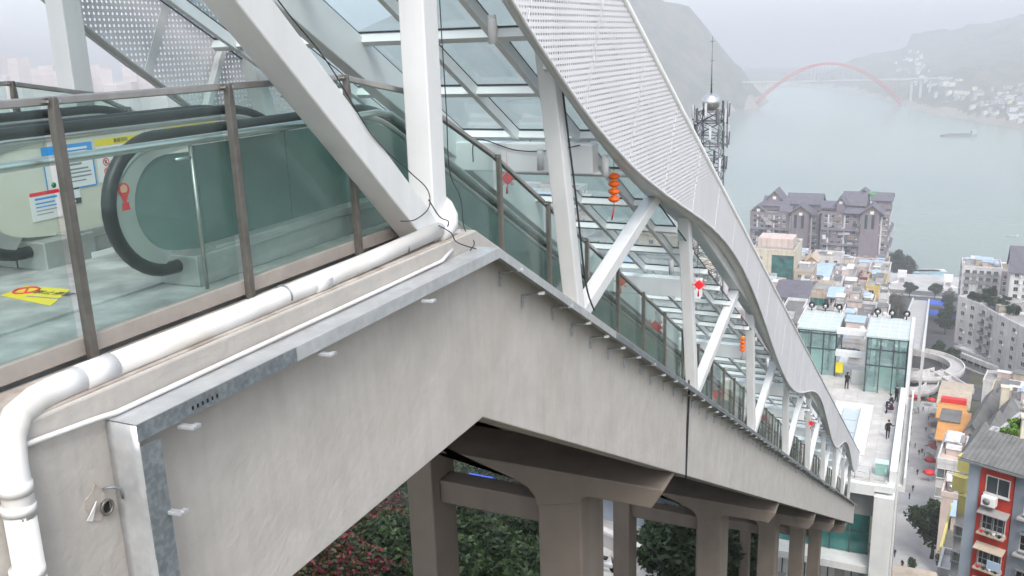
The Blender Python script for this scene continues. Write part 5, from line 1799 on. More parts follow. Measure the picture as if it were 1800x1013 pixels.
rf_ = random.Random(91)
fill = []
for (x0, yt, x1, Y, wl, rm) in ((1330, 470, 1362, 430, 'w_white', 'r_flat'), (1398, 452, 1420, 470, 'w_pink', 'r_grey'), (1480, 460, 1500, 500, 'w_cream', 'r_flat'), (1538, 462, 1562, 500, 'w_tan', 'r_grey'), (1405, 500, 1424, 345, 'w_cream', 'r_flat'), (1458, 502, 1478, 350, 'w_white', 'r_blue'), (1440, 505, 1458, 335, 'w_grey', 'r_grey'), (1380, 540, 1402, 300, 'w_white', 'r_grey'), (1490, 530, 1512, 300, 'w_grey', 'r_flat'), (1512, 538, 1535, 295, 'w_tan', 'r_flat'), (1545, 520, 1560, 320, 'w_white', 'r_flat'), (1340, 505, 1372, 340, 'w_pink', 'r_flat'), (1462, 545, 1484, 262, 'w_pink', 'r_grey'), (1536, 560, 1560, 250, 'w_white', 'r_grey'), (1475, 575, 1500, 225, 'w_tan', 'r_flat'), (1500, 580, 1522, 215, 'w_white', 'r_grey')):
    fill.append((x0, yt, x1, Y, wl, rm))
WORDS = ('first', 'second', 'third', 'fourth', 'fifth', 'sixth', 'seventh', 'eighth', 'ninth', 'tenth', 'eleventh', 'twelfth', 'thirteenth', 'fourteenth', 'fifteenth', 'sixteenth')
NAMES_ = ('white infill block left of the green glass office', 'pink infill block below the left waterfront tower', 'slim cream block between white house and mauve block', 'tan infill block near the river end', 'small cream block under the beige block', 'small white block with a pale blue flat roof', 'narrow grey block beside the teal glass', 'small white block above the dark flat roof', 'little grey block below the pink block', 'little tan block below the yellow block', 'thin white block beside the yellow block', 'pink infill block at the left edge of the town', 'low pink block behind the left pavilion', 'low white block behind the right pavilion', 'tan roofed block seen above the link beam', 'white block close behind the right pavilion')
for (x0, yt, x1, Y, wl, rm), nm in zip(fill, NAMES_):
    bld(nm, *px2(x0, yt, x1, Y), rf_.uniform(9, 14), wl, 'flat', rm, front=(max(2, int((x1 - x0) / 9)), 1.3, 1.4, rf_.choice(['plain', 'cage', 'balcony'])), clutter=4, fh=3.1, side=(3, 1.2, 1.3, 'plain'))

# ---------------------------------------------------------------- white apartments at the right edge
za = atz(1684, 520, -100).z
P = [atz(1684, 524, -98), atz(1722, 537, -98), atz(1752, 555, -98), atz(1840, 600, -98)]
for k, lab in enumerate(('left wing of the white apartment block with stacked windows', 'middle bay of the white apartment block with open balconies', 'long right wing of the white apartment block')):
    a, b = P[k], P[k + 1]
    a.z = b.z = -98
    bld(lab, a, b, 14, 'w_white', clutter=2, rmat='r_flat', h=17.5, front=((2, 1.7, 1.5, 'plain'), (2, 2.2, 1.9, 'balcony'), (4, 1.8, 1.5, 'plain'))[k], fh=3.3, side=(2, 1.6, 1.5, 'cage'), which='left')
for k, (px, py) in enumerate(((1712, 522), (1730, 528), (1748, 535), (1765, 540), (1782, 548), (1740, 520), (1770, 530))):
    p = atz(px, py, -96.5)
    tree('shrub', (p.x, p.y, -98), 1.6 + 0.2 * (k % 3), ('first', 'second', 'third', 'fourth', 'fifth', 'sixth', 'seventh')[k] + ' rooftop shrub on the white apartment block, counted from the left', 'roof_shrub', 'shrub', 'shrubs on the apartment roofs', 2, 1.2)
# shop podium under it
a, b = atz(1676, 612, -115.5), atz(1830, 672, -115.5)
t = bld('curving shop podium with a white band below the apartments', a, b, 22, 'w_grey', rmat='w_white', clutter=3, h=9, front=(12, 2.2, 2.2, 'plain'), fh=4.0)
MB().box(-0.4, t['L'] + 0.4, -1.4, -0.1, 7.2, 8.8).build('band', 'w_white', t)
MB().box(-0.4, t['L'] + 0.4, -1.2, -0.1, 3.2, 4.0).build('band', 'w_white', t)
for k in range(9):
    MB().box(t['L'] * .42 + k * 3.3, t['L'] * .42 + k * 3.3 + 2.9, -1.5, -1.3, 1.2, 3.0).build('shop_sign', ('red', 'r_orange', 'red_bright', 'yellow')[k % 4], t)
a, b = px2(1692, 470, 1762, 440)
t = bld('taller white apartment block behind the curved one', a, b, 16, 'w_white', clutter=5, h=45, front=(5, 1.7, 1.6, 'balcony'), fh=3.2, side=(4, 1.6, 1.6, 'cage'), which='left')
MB().lathe([(0.2, -1.3), (1.2, -0.8), (1.4, 0), (1.2, 0.8), (0.2, 1.3)], c=(t['L'] * .85, 1.6, t['H'] + 2.0), n=14).build('roof_ball', 'r_blue', t)
bld('dark grey stair block between two white apartment blocks', *px2(1758, 480, 1782, 450), 12, 'w_purple', clutter=1, h=40, front=(1, 2.4, 1.6, 'plain'))
bld('white block with a slate pitched roof cut by the right edge', *px2(1777, 476, 1850, 420), 16, 'w_white', 'gable_x', 'r_slate', h=42, rise=9, front=(4, 1.6, 1.6, 'plain'))

# ---------------------------------------------------------------- old houses on the right, nearer
def shell(label, px0, py0, px1, z, h, wall, rmat, ang=-9.0, front=None, **k):
    a, b = edge(px0, py0, z, ang, px1)
    return bld(label, a, b, k.pop('depth', 12), wall, k.pop('roof', 'flat'), rmat, h=h, front=front, **k)
shell('flat-roofed hall with a white parapet below the shop signs', 1728, 672, 1825, -98, 12, 'w_white', 'r_flat', depth=9, clutter=2)
shell('grey brown house with rooftop rubble behind the tiled roofs', 1738, 700, 1800, -92, 12, 'w_tan', 'r_flat', depth=13, clutter=4)
shell('rough brown house at the right edge behind the roof garden', 1768, 722, 1835, -84, 12, 'w_brown', 'r_flat', depth=14, clutter=4)
for k, (x0, y0, x1, z, dp, rs, lab) in enumerate(((1716, 742, 1742, -88, 22, 2.2, 'broad grey tiled roof right of the orange roofs'), (1700, 752, 1717, -86, 24, 1.4, 'long narrow grey tiled roof beside the orange roofs'), (1697, 790, 1716, -78, 13, 1.2, 'narrow dark grey roof above the yellow covers'), (1718, 778, 1741, -80, 15, 1.8, 'short grey tiled roof next to the roof garden'), (1742, 752, 1764, -82, 16, 1.6, 'grey tiled roof left of the rough brown house'))):
    a, b = edge(x0, y0, z, -12, x1)
    bld(lab, a, b, dp, 'w_grey', 'gable_y', 'r_grey', h=10, rise=rs, front=(2, 1.0, 1.0, 'plain'), name='house', cat='house')
# stepped houses with orange roofs
a, b = edge(1650, 712, -100, -4, 1700)
t = bld('pale house with a tan corrugated roof below the ring footbridge', a, b, 20, 'w_white', 'gable_x', 'w_tan', h=9, rise=1.4, name='house', cat='house')
a, b = edge(1650, 732, -97, -4, 1692)
t = bld('house with a bright orange sheet roof and brick red rim', a, b, 11, 'w_pink', 'gable_x', 'r_orange', h=12, rise=1.2, name='house', cat='house')
MB().box(-0.3, t['L'] + 0.3, 9.5, 11.5, t['H'] + 0.4, t['H'] + 1.6).build('roof_rim', 'red', t)
a, b = edge(1649, 770, -91, -4, 1694)
t = bld('house with an orange roof and a dark grey patch', a, b, 18, 'w_grey', 'gable_x', 'r_orange', h=14, rise=0.9, name='house', cat='house')
MB().box(-0.5, t['L'] * .75, 8, 16, t['H'] + 1.0, t['H'] + 1.3).build('roof_patch', 'r_grey', t)
t = shell('white corner house with dark windows facing the pedestrian street', 1648, 812, 1690, -80, 22, 'w_white', 'w_pink', -6, front=(2, 2.6, 1.8, 'plain'), side=(3, 1.6, 1.5, 'plain'), which='left', fh=4.0, depth=13, clutter=4)
t = shell('low annex with a stained white wall under the corner house', 1655, 872, 1684, -74, 12, 'w_pink', 'w_white', -6, depth=8, clutter=1)
t = shell('roofless yard with a lemon yellow parapet beside the big tree', 1652, 972, 1690, -66, 8, 'w_lemon', 'r_grey', -6, depth=13, clutter=1)
shell('pale flat roof at the bottom edge by the yellow parapet', 1648, 1008, 1692, -63, 7, 'w_white', 'w_white', -6, depth=5, clutter=0)
# the red building
ZR = -34.5
RA = -22.0
a, b = edge(1727, 806, ZR, RA, 1785)
rot_d = (b - a)
rd_ = thing('red_apartment_building', 'red rendered apartment building with caged windows at the lower right', 'building', (a.x, a.y, ZR - 26), R(RA))
Lr = math.hypot(rot_d.x, rot_d.y)
MB().box(0, Lr, 0, 9, 0, 26).build('wall', 'w_red', rd_)
MB().box(-1.0, -0.002, 0.15, 9, 0, 26).build('side_strip', 'w_blue', rd_)
nr = 30
for k in range(nr):
    xk = -1.5 + (Lr + 8.5) * k / nr
    MB().prism_x([(-0.7, 25.75), (3.6, 27.0), (3.6, 27.12), (-0.7, 25.87)], xk, xk + (Lr + 8.5) / nr - 0.03).build('roof_sheet', 'r_grey', rd_)
MB().box(-1.6, Lr + 6.6, -0.76, -0.7, 25.6, 25.75).build('gutter', 'win_grille', rd_)
fhs = 3.3
WX = Lr * .56
ww = min(2.9, Lr * .68)
for k in range(6):
    z = 25.6 - fhs * (k + 1) + 0.9
    kind = 'plain' if k == 0 else 'cage'
    ob('window', window_mesh(ww, 1.45, kind), rd_, 0, (WX, 0, z))
    if k:
        MB().box(WX - ww / 2 - .2, WX + ww / 2 + .2, -0.75, -0.02, z - 0.35, z - 0.2).build('planter_shelf', 'w_tan', rd_)
        MB().prism_x([(-0.85, z + 1.65), (-0.02, z + 1.95), (-0.02, z + 1.88), (-0.85, z + 1.58)], WX - ww / 2 - .3, WX + ww / 2 + .3).build('awning', 'w_tan' if k == 2 else 'r_flat', rd_)
        for q in range(4):
            MB().lathe([(0.10, 0), (0.14, 0.22), (0.10, 0.24)], c=(WX - ww * .4 + q * ww * .27, -0.6, z - 0.19), n=8).build('flower_pot', ('red', 'leaf_mid', 'w_white', 'leaf_dark')[q], rd_)
MB().box(WX - ww * .42, WX + ww * .1, -0.62, -0.505, 25.6 - fhs * 4 + 0.9, 25.6 - fhs * 4 + 2.2).build('bamboo_blind', 'mint', rd_)
MB().box(WX, WX + ww * .6, -0.66, -0.52, 25.6 - fhs * 3 + 0.9, 25.6 - fhs * 3 + 1.7).build('laundry', 'r_blue', rd_)
un = Vector((math.cos(R(RA)), math.sin(R(RA)), 0))
vn = Vector((un.y, -un.x, 0))
q = a + un * (Lr * .40) + vn * 0.42
ac = thing('air_conditioner', 'white air conditioner box on the red facade under the top window', 'air conditioner', (q.x, q.y, ZR - 3.75), R(RA))
MB().box(-0.55, 0.55, -0.33, 0.33, 0, 0.8).build('case', 'sign_white', ac, 0.03)
MB().tube([(-0.12, -0.332, 0.4), (-0.12, -0.35, 0.4)], 0.3, 16).build('fan_grille', 'win_grille', ac)
MB().box(-0.5, 0.5, -0.3, 0.32, -0.1, -0.01).build('shelf', 'win_grille', ac)
b2 = b + un * 0.05
t = thing('grey_apartment_building', 'grey apartment building joined to the right of the red one', 'building', (b2.x, b2.y, ZR - 26.6), R(RA))
MB().box(0, 9, 0.3, 9, 0, 25.9).build('wall', 'w_blue', t)
for k in range(6):
    z = 25.9 - 0.3 - fhs * (k + 1) + 0.5
    for xw in (2.0, 6.0):
        ob('window', window_mesh(2.2, 1.5, 'cage'), t, 0, (xw, 0.3, z))
        MB().box(xw - 1.4, xw + 1.4, -0.5, 0.28, z - 0.4, z - 0.22).build('planter_shelf', 'w_grey', t)
# roof garden behind the corrugated roof
rg = shell('roof terrace with a vegetable garden behind the corrugated roof', 1748, 776, 1830, -35.2, 20, 'w_grey', 'r_flat', RA, depth=6, clutter=0)
for k, (px, py, kind) in enumerate(((1776, 768, 'bright'), (1786, 756, 'bright'), (1768, 776, 'bright'), (1792, 764, 'loose'), (1780, 778, 'bright'))):
    p = atz(px, py, -35.0)
    lab = ('bright green leafy plant on the roof terrace', 'bright green plant at the back of the roof terrace', 'lime green plant at the front left of the roof terrace', 'darker bush at the right of the roof terrace', 'lime green plant by the terrace edge')[k]
    tree(kind, (p.x, p.y, -35.0), 0.9 if kind == 'bright' else 0.4, lab, 'potted_plant', 'plant', None, 2, 0.6 if kind == 'bright' else 1.6)
pst = thing('terrace_pillar', 'pale yellow concrete pillar on the roof terrace', 'pillar', tuple(atz(1797, 800, -35)))
MB().box(-0.35, 0.35, -0.35, 0.35, 0, 3.4).build('shaft', 'w_cream', pst, 0.04)
MB().box(-0.45, 0.45, -0.45, 0.45, 3.4, 3.6).build('cap', 'w_cream', pst, 0.02)
pst = thing('roof_pillar', 'pale yellow square pillar on the grey brown house', 'pillar', tuple(atz(1763, 720, -84)))
MB().box(-0.8, 0.8, -0.8, 0.8, 0, 5.4).build('shaft', 'w_cream', pst, 0.04)
MB().box(-0.95, 0.95, -0.95, 0.95, 5.4, 5.7).build('cap', 'w_cream', pst, 0.02)
# lemon yellow covers over air conditioners in the alley
al = shell('grey alley building carrying the yellow covers', 1690, 812, 1712, -46, 30, 'w_grey', 'r_flat', -20, depth=10, clutter=1, front=(2, 1.0, 1.2, 'cage'), fh=3.2)
for k, (px, py, w, h, lab) in enumerate(((1696, 828, 1.2, 1.5, 'uppermost lemon yellow box cover in the alley'), (1686, 862, 1.2, 1.5, 'second lemon yellow box cover, left of the others'), (1698, 905, 1.4, 2.0, 'largest lemon yellow box cover in the alley'), (1709, 930, 0.7, 1.3, 'lowest narrow lemon yellow cover'))):
    p = at(px, py, 92 - 0.5 * k)
    y_ = thing('yellow_cover', lab, 'cover', tuple(p), R(-20))
    MB().box(-w / 2, w / 2, -0.4, 0.4, 0, h).build('case', 'w_lemon', y_, 0.04)
    MB().box(-w / 2 - 0.06, w / 2 + 0.06, -0.46, 0.46, h, h + 0.08).build('lid', 'w_lemon', y_)
# ================================================================== streets
def road(name, pts, width, mat, lift=0.25, kerb=None):
    """ribbon draped on the ground through (x,y) points"""
    P = [Vector((x, y, 0)) for x, y in pts]
    fine = []
    for i in range(len(P) - 1):
        n = max(2, int((P[i + 1] - P[i]).length / 5))
        for k in range(n):
            fine.append(P[i].lerp(P[i + 1], k / n))
    fine.append(P[-1])
    vs, fs = [], []
    for i, p in enumerate(fine):
        d = fine[min(i + 1, len(fine) - 1)] - fine[max(i - 1, 0)]
        d.normalize()
        nrm = Vector((d.y, -d.x, 0))
        w = width(i / len(fine)) if callable(width) else width
        zc_ = max(ground_z(p.x + nrm.x * w * s, p.y + nrm.y * w * s) for s in (-.5, -.25, 0, .25, .5)) + lift
        for s in (-0.5, 0.5):
            q = p + nrm * (w * s)
            vs.append((q.x, q.y, zc_))
    for i in range(len(fine) - 1):
        fs.append((2 * i, 2 * i + 1, 2 * i + 3, 2 * i + 2))
    n0 = len(vs)
    vs += [(x, y, z - 0.6) for x, y, z in vs]
    for i in range(len(fine) - 1):
        for s in (0, 1):
            fs.append((2 * i + s, 2 * i + 2 + s, n0 + 2 * i + 2 + s, n0 + 2 * i + s))
    me = bpy.data.meshes.new(name)
    me.from_pydata(vs, [], fs)
    me.materials.append(M(mat))
    return structure(name, me)
road('pedestrian_street', [(1.0, 120), (2.0, 160), (2.6, 220), (2.0, 300)], 11.0, 'paving', 0.25)
road('lower_street', [(-2, 318), (2, 380), (3, 470), (4, 560), (5, 640)], 34.0, 'asphalt', 0.3)
road('cross_street', [(-40, 322), (0, 322), (28, 312), (60, 300)], 12.0, 'asphalt', 0.32)
road('quay_plaza', [(-46, 640), (-10, 642), (40, 644)], 44, 'paving', 0.3)
def gz(x, y):
    return ground_z(x, y) + 0.28
# steps in the pedestrian street
stp = thing('street_steps', 'flight of stone steps crossing the pedestrian street', 'steps', (1.5, 128, gz(1.5, 128)))
for k in range(10):
    MB().box(-6, 6, k * 1.6, k * 1.6 + 1.58, -2.2, 1.4 - k * 0.33).build('step', 'w_tan', stp)
# pedestrians
cnt = 0
for (px, py) in ((1627, 762), (1608, 790), (1615, 803), (1620, 800), (1624, 806), (1622, 725), (1612, 838), (1604, 868), (1598, 880), (1637, 700), (1632, 742), (1585, 1003), (1606, 1000), (1572, 985)):
    p = hillside(px, py, 100)
    t = thing('person', 'tiny dark figure walking on the pedestrian street far below', 'person', (p.x, p.y, gz(p.x, p.y)), random.uniform(0, 6.28), 'people walking on the pedestrian street')
    ob('body', wlk, t)
# hedges in planters along the street
for k, (px, py, L2) in enumerate(((1600, 738, 9), (1598, 762, 6), (1594, 787, 4.5), (1592, 803, 4.5), (1590, 819, 4.5))):
    p = hillside(px, py, 100)
    t = thing('hedge_planter', ('longest', 'second', 'third', 'fourth', 'nearest')[k] + ' clipped hedge planter along the pedestrian street', 'planter', (p.x - 0.5, p.y, gz(p.x, p.y)), 0, 'hedge planters along the street')
    MB().box(-1.3, 1.3, -L2 / 2, L2 / 2, 0, 0.5).build('box', 'w_grey', t)
    hm = crown_mesh('hedge', 1.15, 0.7, 900, 0.2, ['leaf_mid', 'leaf_dark'], 40 + k, 10, (1, 1))
    h_ = ob('hedge', hm, t, 0, (0, 0, 0.9))
    h_.scale = (1, L2 / 2.4, 1)
# parasols and stalls
for k, (px, py, mt, lab) in enumerate(((1636, 716, 'red', 'dark red stall parasol farthest up the street'), (1641, 735, 'w_white', 'white stall canopy below the farthest parasol'), (1640, 752, 'w_grey', 'grey stall canopy in the street'), (1640, 772, 'w_pink', 'pale pink stall canopy'), (1641, 785, 'r_blue', 'bright blue stall canopy'), (1637, 800, 'w_maroon', 'brick red stall canopy'), (1634, 812, 'w_grey', 'dark grey stall canopy'), (1634, 826, 'red', 'red parasol at the street edge'), (1632, 848, 'red_bright', 'nearest bright red parasol on the street'), (1608, 712, 'red', 'red canopy beside the ring footbridge'), (1604, 728, 'mint', 'green stall below the red canopy'))):
    p = hillside(px, py, 100)
    t = thing('street_stall', lab, 'stall', (p.x, p.y, gz(p.x, p.y)), 0.2 * k, 'stalls along the pedestrian street')
    if k in (0, 7, 8):
        MB().lathe([(1.5, 2.1), (0.9, 2.6), (0.05, 2.95)], n=10).build('canopy', mt, t)
        MB().tube([(0, 0, 0), (0, 0, 2.5)], 0.05, 6).build('pole', 'steel', t)
    else:
        MB().prism_x([(-1.4, 2.1), (0, 2.7), (1.4, 2.1), (1.4, 2.0), (0, 2.6), (-1.4, 2.0)], -1.4, 1.4).build('canopy', mt, t)
        for sx in (-1.3, 1.3):
            for sy in (-1.3, 1.3):
                MB().tube([(sx, sy, 0), (sx, sy, 2.05)], 0.05, 6).build('pole', 'steel', t)
        MB().box(-1.2, 1.2, -0.7, 0.7, 0, 0.9).build('counter', 'w_tan', t)
# lamp posts
for k, (px, py) in enumerate(((1576, 900), (1590, 862))):
    p = hillside(px, py, 100)
    t = thing('street_lamp', ('nearer', 'farther')[k] + ' street lamp post beside the station wall', 'lamp', (p.x, p.y, gz(p.x, p.y)))
    MB().tube([(0, 0, 0), (0, 0, 5)], 0.09, 8).build('post', 'steel', t)
    MB().beam((0, 0, 5), (1.0, 0, 5.2), 0.12, 0.08).build('arm', 'steel', t)
    MB().box(0.7, 1.4, -0.15, 0.15, 5.15, 5.3).build('head', 'w_white', t)
# trees in the streets
for (px, py, d, kind, s, lab) in ((1636, 985, 100, 'round', 1.9, 'big dark green tree beside the yellow parapet'), (1643, 960, 110, 'round', 1.6, 'tall dark tree behind the big street tree'), (1655, 1012, 95, 'loose', 0.9, 'small leafy tree at the bottom edge'), (1600, 1010, 100, 'loose', 0.5, 'low bush at the foot of the street'),
                                  (1648, 640, 300, 'loose', 1.6, 'green tree beside the ring footbridge'), (1670, 650, 290, 'round', 1.6, 'round tree right of the ring footbridge'), (1660, 590, 380, 'round', 1.7, 'nearest tree in the green row along the lower street'), (1662, 575, 400, 'round', 1.7, 'second tree in the green row along the lower street'),
                                  (1664, 560, 420, 'loose', 1.7, 'third tree in the green row along the lower street'), (1666, 545, 440, 'round', 1.6, 'fourth tree in the green row along the lower street'), (1668, 532, 460, 'bare', 1.6, 'farthest brownish tree in the row along the lower street'),
                                  (1575, 560, 380, 'bare', 2.0, 'bare grey tree left of the white covered walkway'), (1580, 575, 370, 'bare', 1.7, 'lower bare tree behind the right pavilion'), (1572, 545, 400, 'bare', 1.9, 'farther bare tree by the yellow block'),
                                  (1598, 525, 560, 'round', 1.9, 'left of two round trees on the quay plaza'), (1643, 527, 560, 'round', 1.9, 'right of two round trees on the quay plaza'), (1583, 500, 560, 'dark', 4.2, 'dark conifer clump at the river end of the yellow block'), (1596, 500, 560, 'dark', 3.4, 'dark conifer beside the left quay portal'), (1571, 500, 560, 'dark', 4.6, 'tallest dark conifer behind the yellow block'),
                                  (1470, 500, 395, 'loose', 1.0, 'leafy tree on the grey roof terrace'), (1500, 545, 330, 'shrub', 1.6, 'bushes on the planted terrace of the pink block'), (1515, 547, 330, 'shrub', 1.5, 'right-hand bushes on the planted terrace')):
    p = hillside(px, py, d)
    tree(kind, (p.x, p.y, ground_z(p.x, p.y)), s, lab)

# ================================================================== ring footbridge
ZB = -111.0
def ribbon(name, label, pts, width, z, rail=True, mat='w_white'):
    t = thing(name, label, 'footbridge', (pts[0][0], pts[0][1], z))
    O = (pts[0][0], pts[0][1], z)
    P = [Vector((x, y, z)) for x, y in pts]
    L0, L1 = [], []
    for i, p in enumerate(P):
        d = P[min(i + 1, len(P) - 1)] - P[max(i - 1, 0)]
        d.normalize()
        nrm = Vector((d.y, -d.x, 0))
        L0.append(p - nrm * width / 2)
        L1.append(p + nrm * width / 2)
    mb = MB()
    n = len(P)
    vs = [v for v in L0] + [v for v in L1] + [v - Vector((0, 0, .7)) for v in L0] + [v - Vector((0, 0, .7)) for v in L1]
    fs = []
    for i in range(n - 1):
        fs += [(i, i + 1, n + i + 1, n + i), (2 * n + i, 3 * n + i, 3 * n + i + 1, 2 * n + i + 1), (i, 2 * n + i, 2 * n + i + 1, i + 1), (n + i, n + i + 1, 3 * n + i + 1, 3 * n + i)]
    off(mb.add(vs, fs), O).build('deck', 'paving', t)
    for L_ in (L0, L1):
        vs = []
        for v in L_:
            vs += [v + Vector((0, 0, -0.75)), v + Vector((0, 0, 1.15))]
        fs = [(2 * i, 2 * i + 1, 2 * i + 3, 2 * i + 2) for i in range(n - 1)]
        o = off(MB().add(vs, fs), O).build('parapet', mat, t)
        m_ = o.modifiers.new('s', 'SOLIDIFY')
        m_.thickness = 0.35
    for i in range(0, n, 6):
        q = P[i]
        gz_ = ground_z(q.x, q.y)
        if z - gz_ > 1.5:
            off(MB().tube([(q.x, q.y, gz_ - 1), (q.x, q.y, z - 0.7)], 0.6, 10), O).build('pillar', 'w_white', t)
    return t
c = atz(1602, 640, ZB)
e1 = atz(1684, 640, ZB)
e2 = atz(1640, 618, ZB)
rx = e1.x - c.x
ry = (atz(1602, 614, ZB).y - atz(1602, 660, ZB).y) / 2
ribbon('ring_footbridge', 'white ring footbridge looping over the crossing, larger upper loop', [(c.x + rx * math.cos(R(a)), c.y + ry * math.sin(R(a))) for a in range(-100, 101, 8)], 4.2, ZB)
c2 = atz(1600, 672, ZB - 1.5)
rx2 = atz(1640, 672, ZB - 1.5).x - c2.x
ry2 = (atz(1600, 655, ZB - 1.5).y - atz(1600, 690, ZB - 1.5).y) / 2
ribbon('ring_footbridge', 'smaller lower loop of the white ring footbridge', [(c2.x + rx2 * math.cos(R(a)), c2.y + ry2 * math.sin(R(a))) for a in range(-100, 101, 10)], 3.6, ZB - 1.5)
p0, p1 = atz(1645, 655, ZB), atz(1702, 690, ZB)
ribbon('straight_footbridge', 'straight white footbridge running from the ring to the orange roofs', [(p0.x + (p1.x - p0.x) * k / 8, p0.y + (p1.y - p0.y) * k / 8) for k in range(9)], 4.0, ZB + 0.01)
p0, p1 = atz(1596, 664, ZB), atz(1648, 652, ZB)
ribbon('straight_footbridge', 'short white footbridge crossing the middle of the ring', [(p0.x + (p1.x - p0.x) * k / 8, p0.y + (p1.y - p0.y) * k / 8) for k in range(9)], 3.2, ZB - 0.4)
# long covered walkway going on downhill
p0, p1 = at(1598, 612, 285), at(1619, 528, 520)
cw = thing('covered_walkway', 'long white roofed escalator walkway continuing down to the river', 'walkway', tuple(p0))
d = p1 - p0
nrm = Vector((d.y, -d.x, 0)).normalized()
for k in range(14):
    a, b = d * (k / 14), d * ((k + 1) / 14 - 0.002)
    w = 3.6
    mb = MB().add([a - nrm * w, a + nrm * w, b + nrm * w, b - nrm * w, a - nrm * w + Vector((0, 0, -.5)), a + nrm * w + Vector((0, 0, -.5)), b + nrm * w + Vector((0, 0, -.5)), b - nrm * w + Vector((0, 0, -.5))], [(0, 1, 2, 3), (7, 6, 5, 4), (0, 4, 5, 1), (1, 5, 6, 2), (2, 6, 7, 3), (3, 7, 4, 0)])
    mb.build('roof_panel', 'grey_wall', cw)
for s in (-1, 1):
    q = nrm * (3.9 * s)
    MB().beam(q + Vector((0, 0, .3)), q + d + Vector((0, 0, .3)), 0.7, 1.6).build('edge_beam', 'white_paint', cw)
    for k in range(8):
        a = q + d * (k / 7.01)
        gz_ = ground_z(p0.x + a.x, p0.y + a.y) - p0.z
        if gz_ < a.z - 2:
            MB().beam((a.x, a.y, gz_ - 1), (a.x, a.y, a.z - 0.6), 0.8, 0.8).build('column', 'w_white', cw)
# vans and cars
pmat('car_white', (0.75, 0.75, 0.75), rough=0.25, var=0.02, coat=0.5)
pmat('car_dark', (0.03, 0.03, 0.035), rough=0.25, var=0.02, coat=0.5)
def car(px, py, label, mat, rot=0.3):
    p = hillside(px, py, 200)
    t = thing('parked_car', label, 'car', (p.x, p.y, gz(p.x, p.y) + 0.1), rot, 'cars by the crossing')
    MB().prism_x([(-2.1, 0.3), (2.1, 0.3), (2.15, 0.75), (1.2, 0.9), (0.7, 1.42), (-1.2, 1.45), (-1.9, 0.95), (-2.15, 0.85)], -0.85, 0.85).build('body', mat, t, 0.06)
    MB().prism_x([(1.05, 0.93), (0.62, 1.36), (-1.1, 1.38), (-1.65, 0.97)], -0.87, 0.87).build('glass', 'dark_glass', t)
    for sx in (-0.8, 0.8):
        for sy in (-1.3, 1.3):
            MB().tube([(sx - 0.1, sy, 0.32), (sx + 0.1, sy, 0.32)], 0.32, 12).build('wheel', 'rubber', t)
car(1656, 668, 'white car parked at the crossing under the footbridge', 'car_white', 1.3)
car(1664, 670, 'second white car right of the first at the crossing', 'car_white', 1.35)
car(1672, 680, 'dark car at the crossing below the white cars', 'car_dark', 1.1)
for k, (px, py, lab) in enumerate(((1643, 543, 'bright blue awning on the lower street, upper one'), (1641, 562, 'bright blue awning on the lower street, lower one'), (1671, 573, 'dark blue awning by the tree row'))):
    p = hillside(px, py, 300)
    t = thing('blue_awning', lab, 'awning', (p.x, p.y, gz(p.x, p.y)))
    MB().prism_x([(-4, 3.2), (0, 4.2), (4, 3.2), (4, 3.0), (0, 4.0), (-4, 3.0)], -4.5, 4.5).build('canopy', pmat('blue_tarp', (0.03, 0.10, 0.55), rough=0.6, var=0.1) if k == 0 else 'blue_tarp', t)
    for sx in (-4, 4):
        for sy in (-3.6, 3.6):
            MB().tube([(sx, sy, -1), (sx, sy, 3.1)], 0.1, 6).build('pole', 'steel', t)
# quay portals, pontoons and ramp
for k, (px, py, lab) in enumerate(((1586, 482, 'left white gate tower on the quay'), (1667, 490, 'right white gate tower on the quay'))):
    p = at(px, py, 640)
    t = thing('gate_tower', lab, 'tower', (p.x, p.y, -168))
    h = p.z + 168
    MB().box(-2.7, 2.7, -2.2, 2.2, h - 1.6, h + 2.4).build('head', 'sign_white', t)
    for sx in (-3.2, 3.2):
        for sy in (-2, 2):
            MB().box(sx * .6 - 0.5, sx * .6 + 0.5, sy * .8 - 0.5, sy * .8 + 0.5, -6, h - 1.6).build('leg', 'w_white', t)
    MB().box(-2.2, 2.2, -1.5, 1.5, -2, h - 3.5).build('core', 'w_grey', t)
    s = 1 if k else -1
    MB().tube([(s * (2 + 1.9 * q), -3.0 - 0.3 * q, h * 0.62 - 0.75 * q) for q in range(12)], 0.8, 6).build('ramp', 'sign_white', t)
pmat('roof_sky', (0.42, 0.62, 0.72), rough=0.5, var=0.15)
for k in range(7):
    x = 1596 + k * 9.2
    p = atz(x, 488 + (k % 2), -179)
    t = thing('pontoon_boat', ('first', 'second', 'third', 'fourth', 'fifth', 'sixth', 'seventh')[k] + ' pale blue roofed pontoon boat along the quay, counted from the left', 'boat', (p.x, p.y + 8, -180), 0.05 * k, 'pontoon boats along the quay')
    MB().prism_x([(-4.2, 0.9), (-3.6, -0.3), (3.6, -0.3), (4.2, 0.9)], -4.2, 4.2).build('hull', 'w_white', t)
    MB().box(-3.6, 3.6, -3.2, 3.2, 0.9, 4.2).build('cabin', 'roof_sky', t)
    MB().box(-4, 4, -3.9, 3.9, 4.2, 4.6).build('roof', 'roof_sky' if k % 3 else 'w_white', t)
crv = atz(1620, 522, -158)
ribbon('curved_ramp', 'wide curved white ramp sweeping round the quay plaza', [(crv.x + 62 * math.sin(R(a)), crv.y + 26 - 46 * math.cos(R(a))) for a in range(-62, 63, 8)], 7, -154)

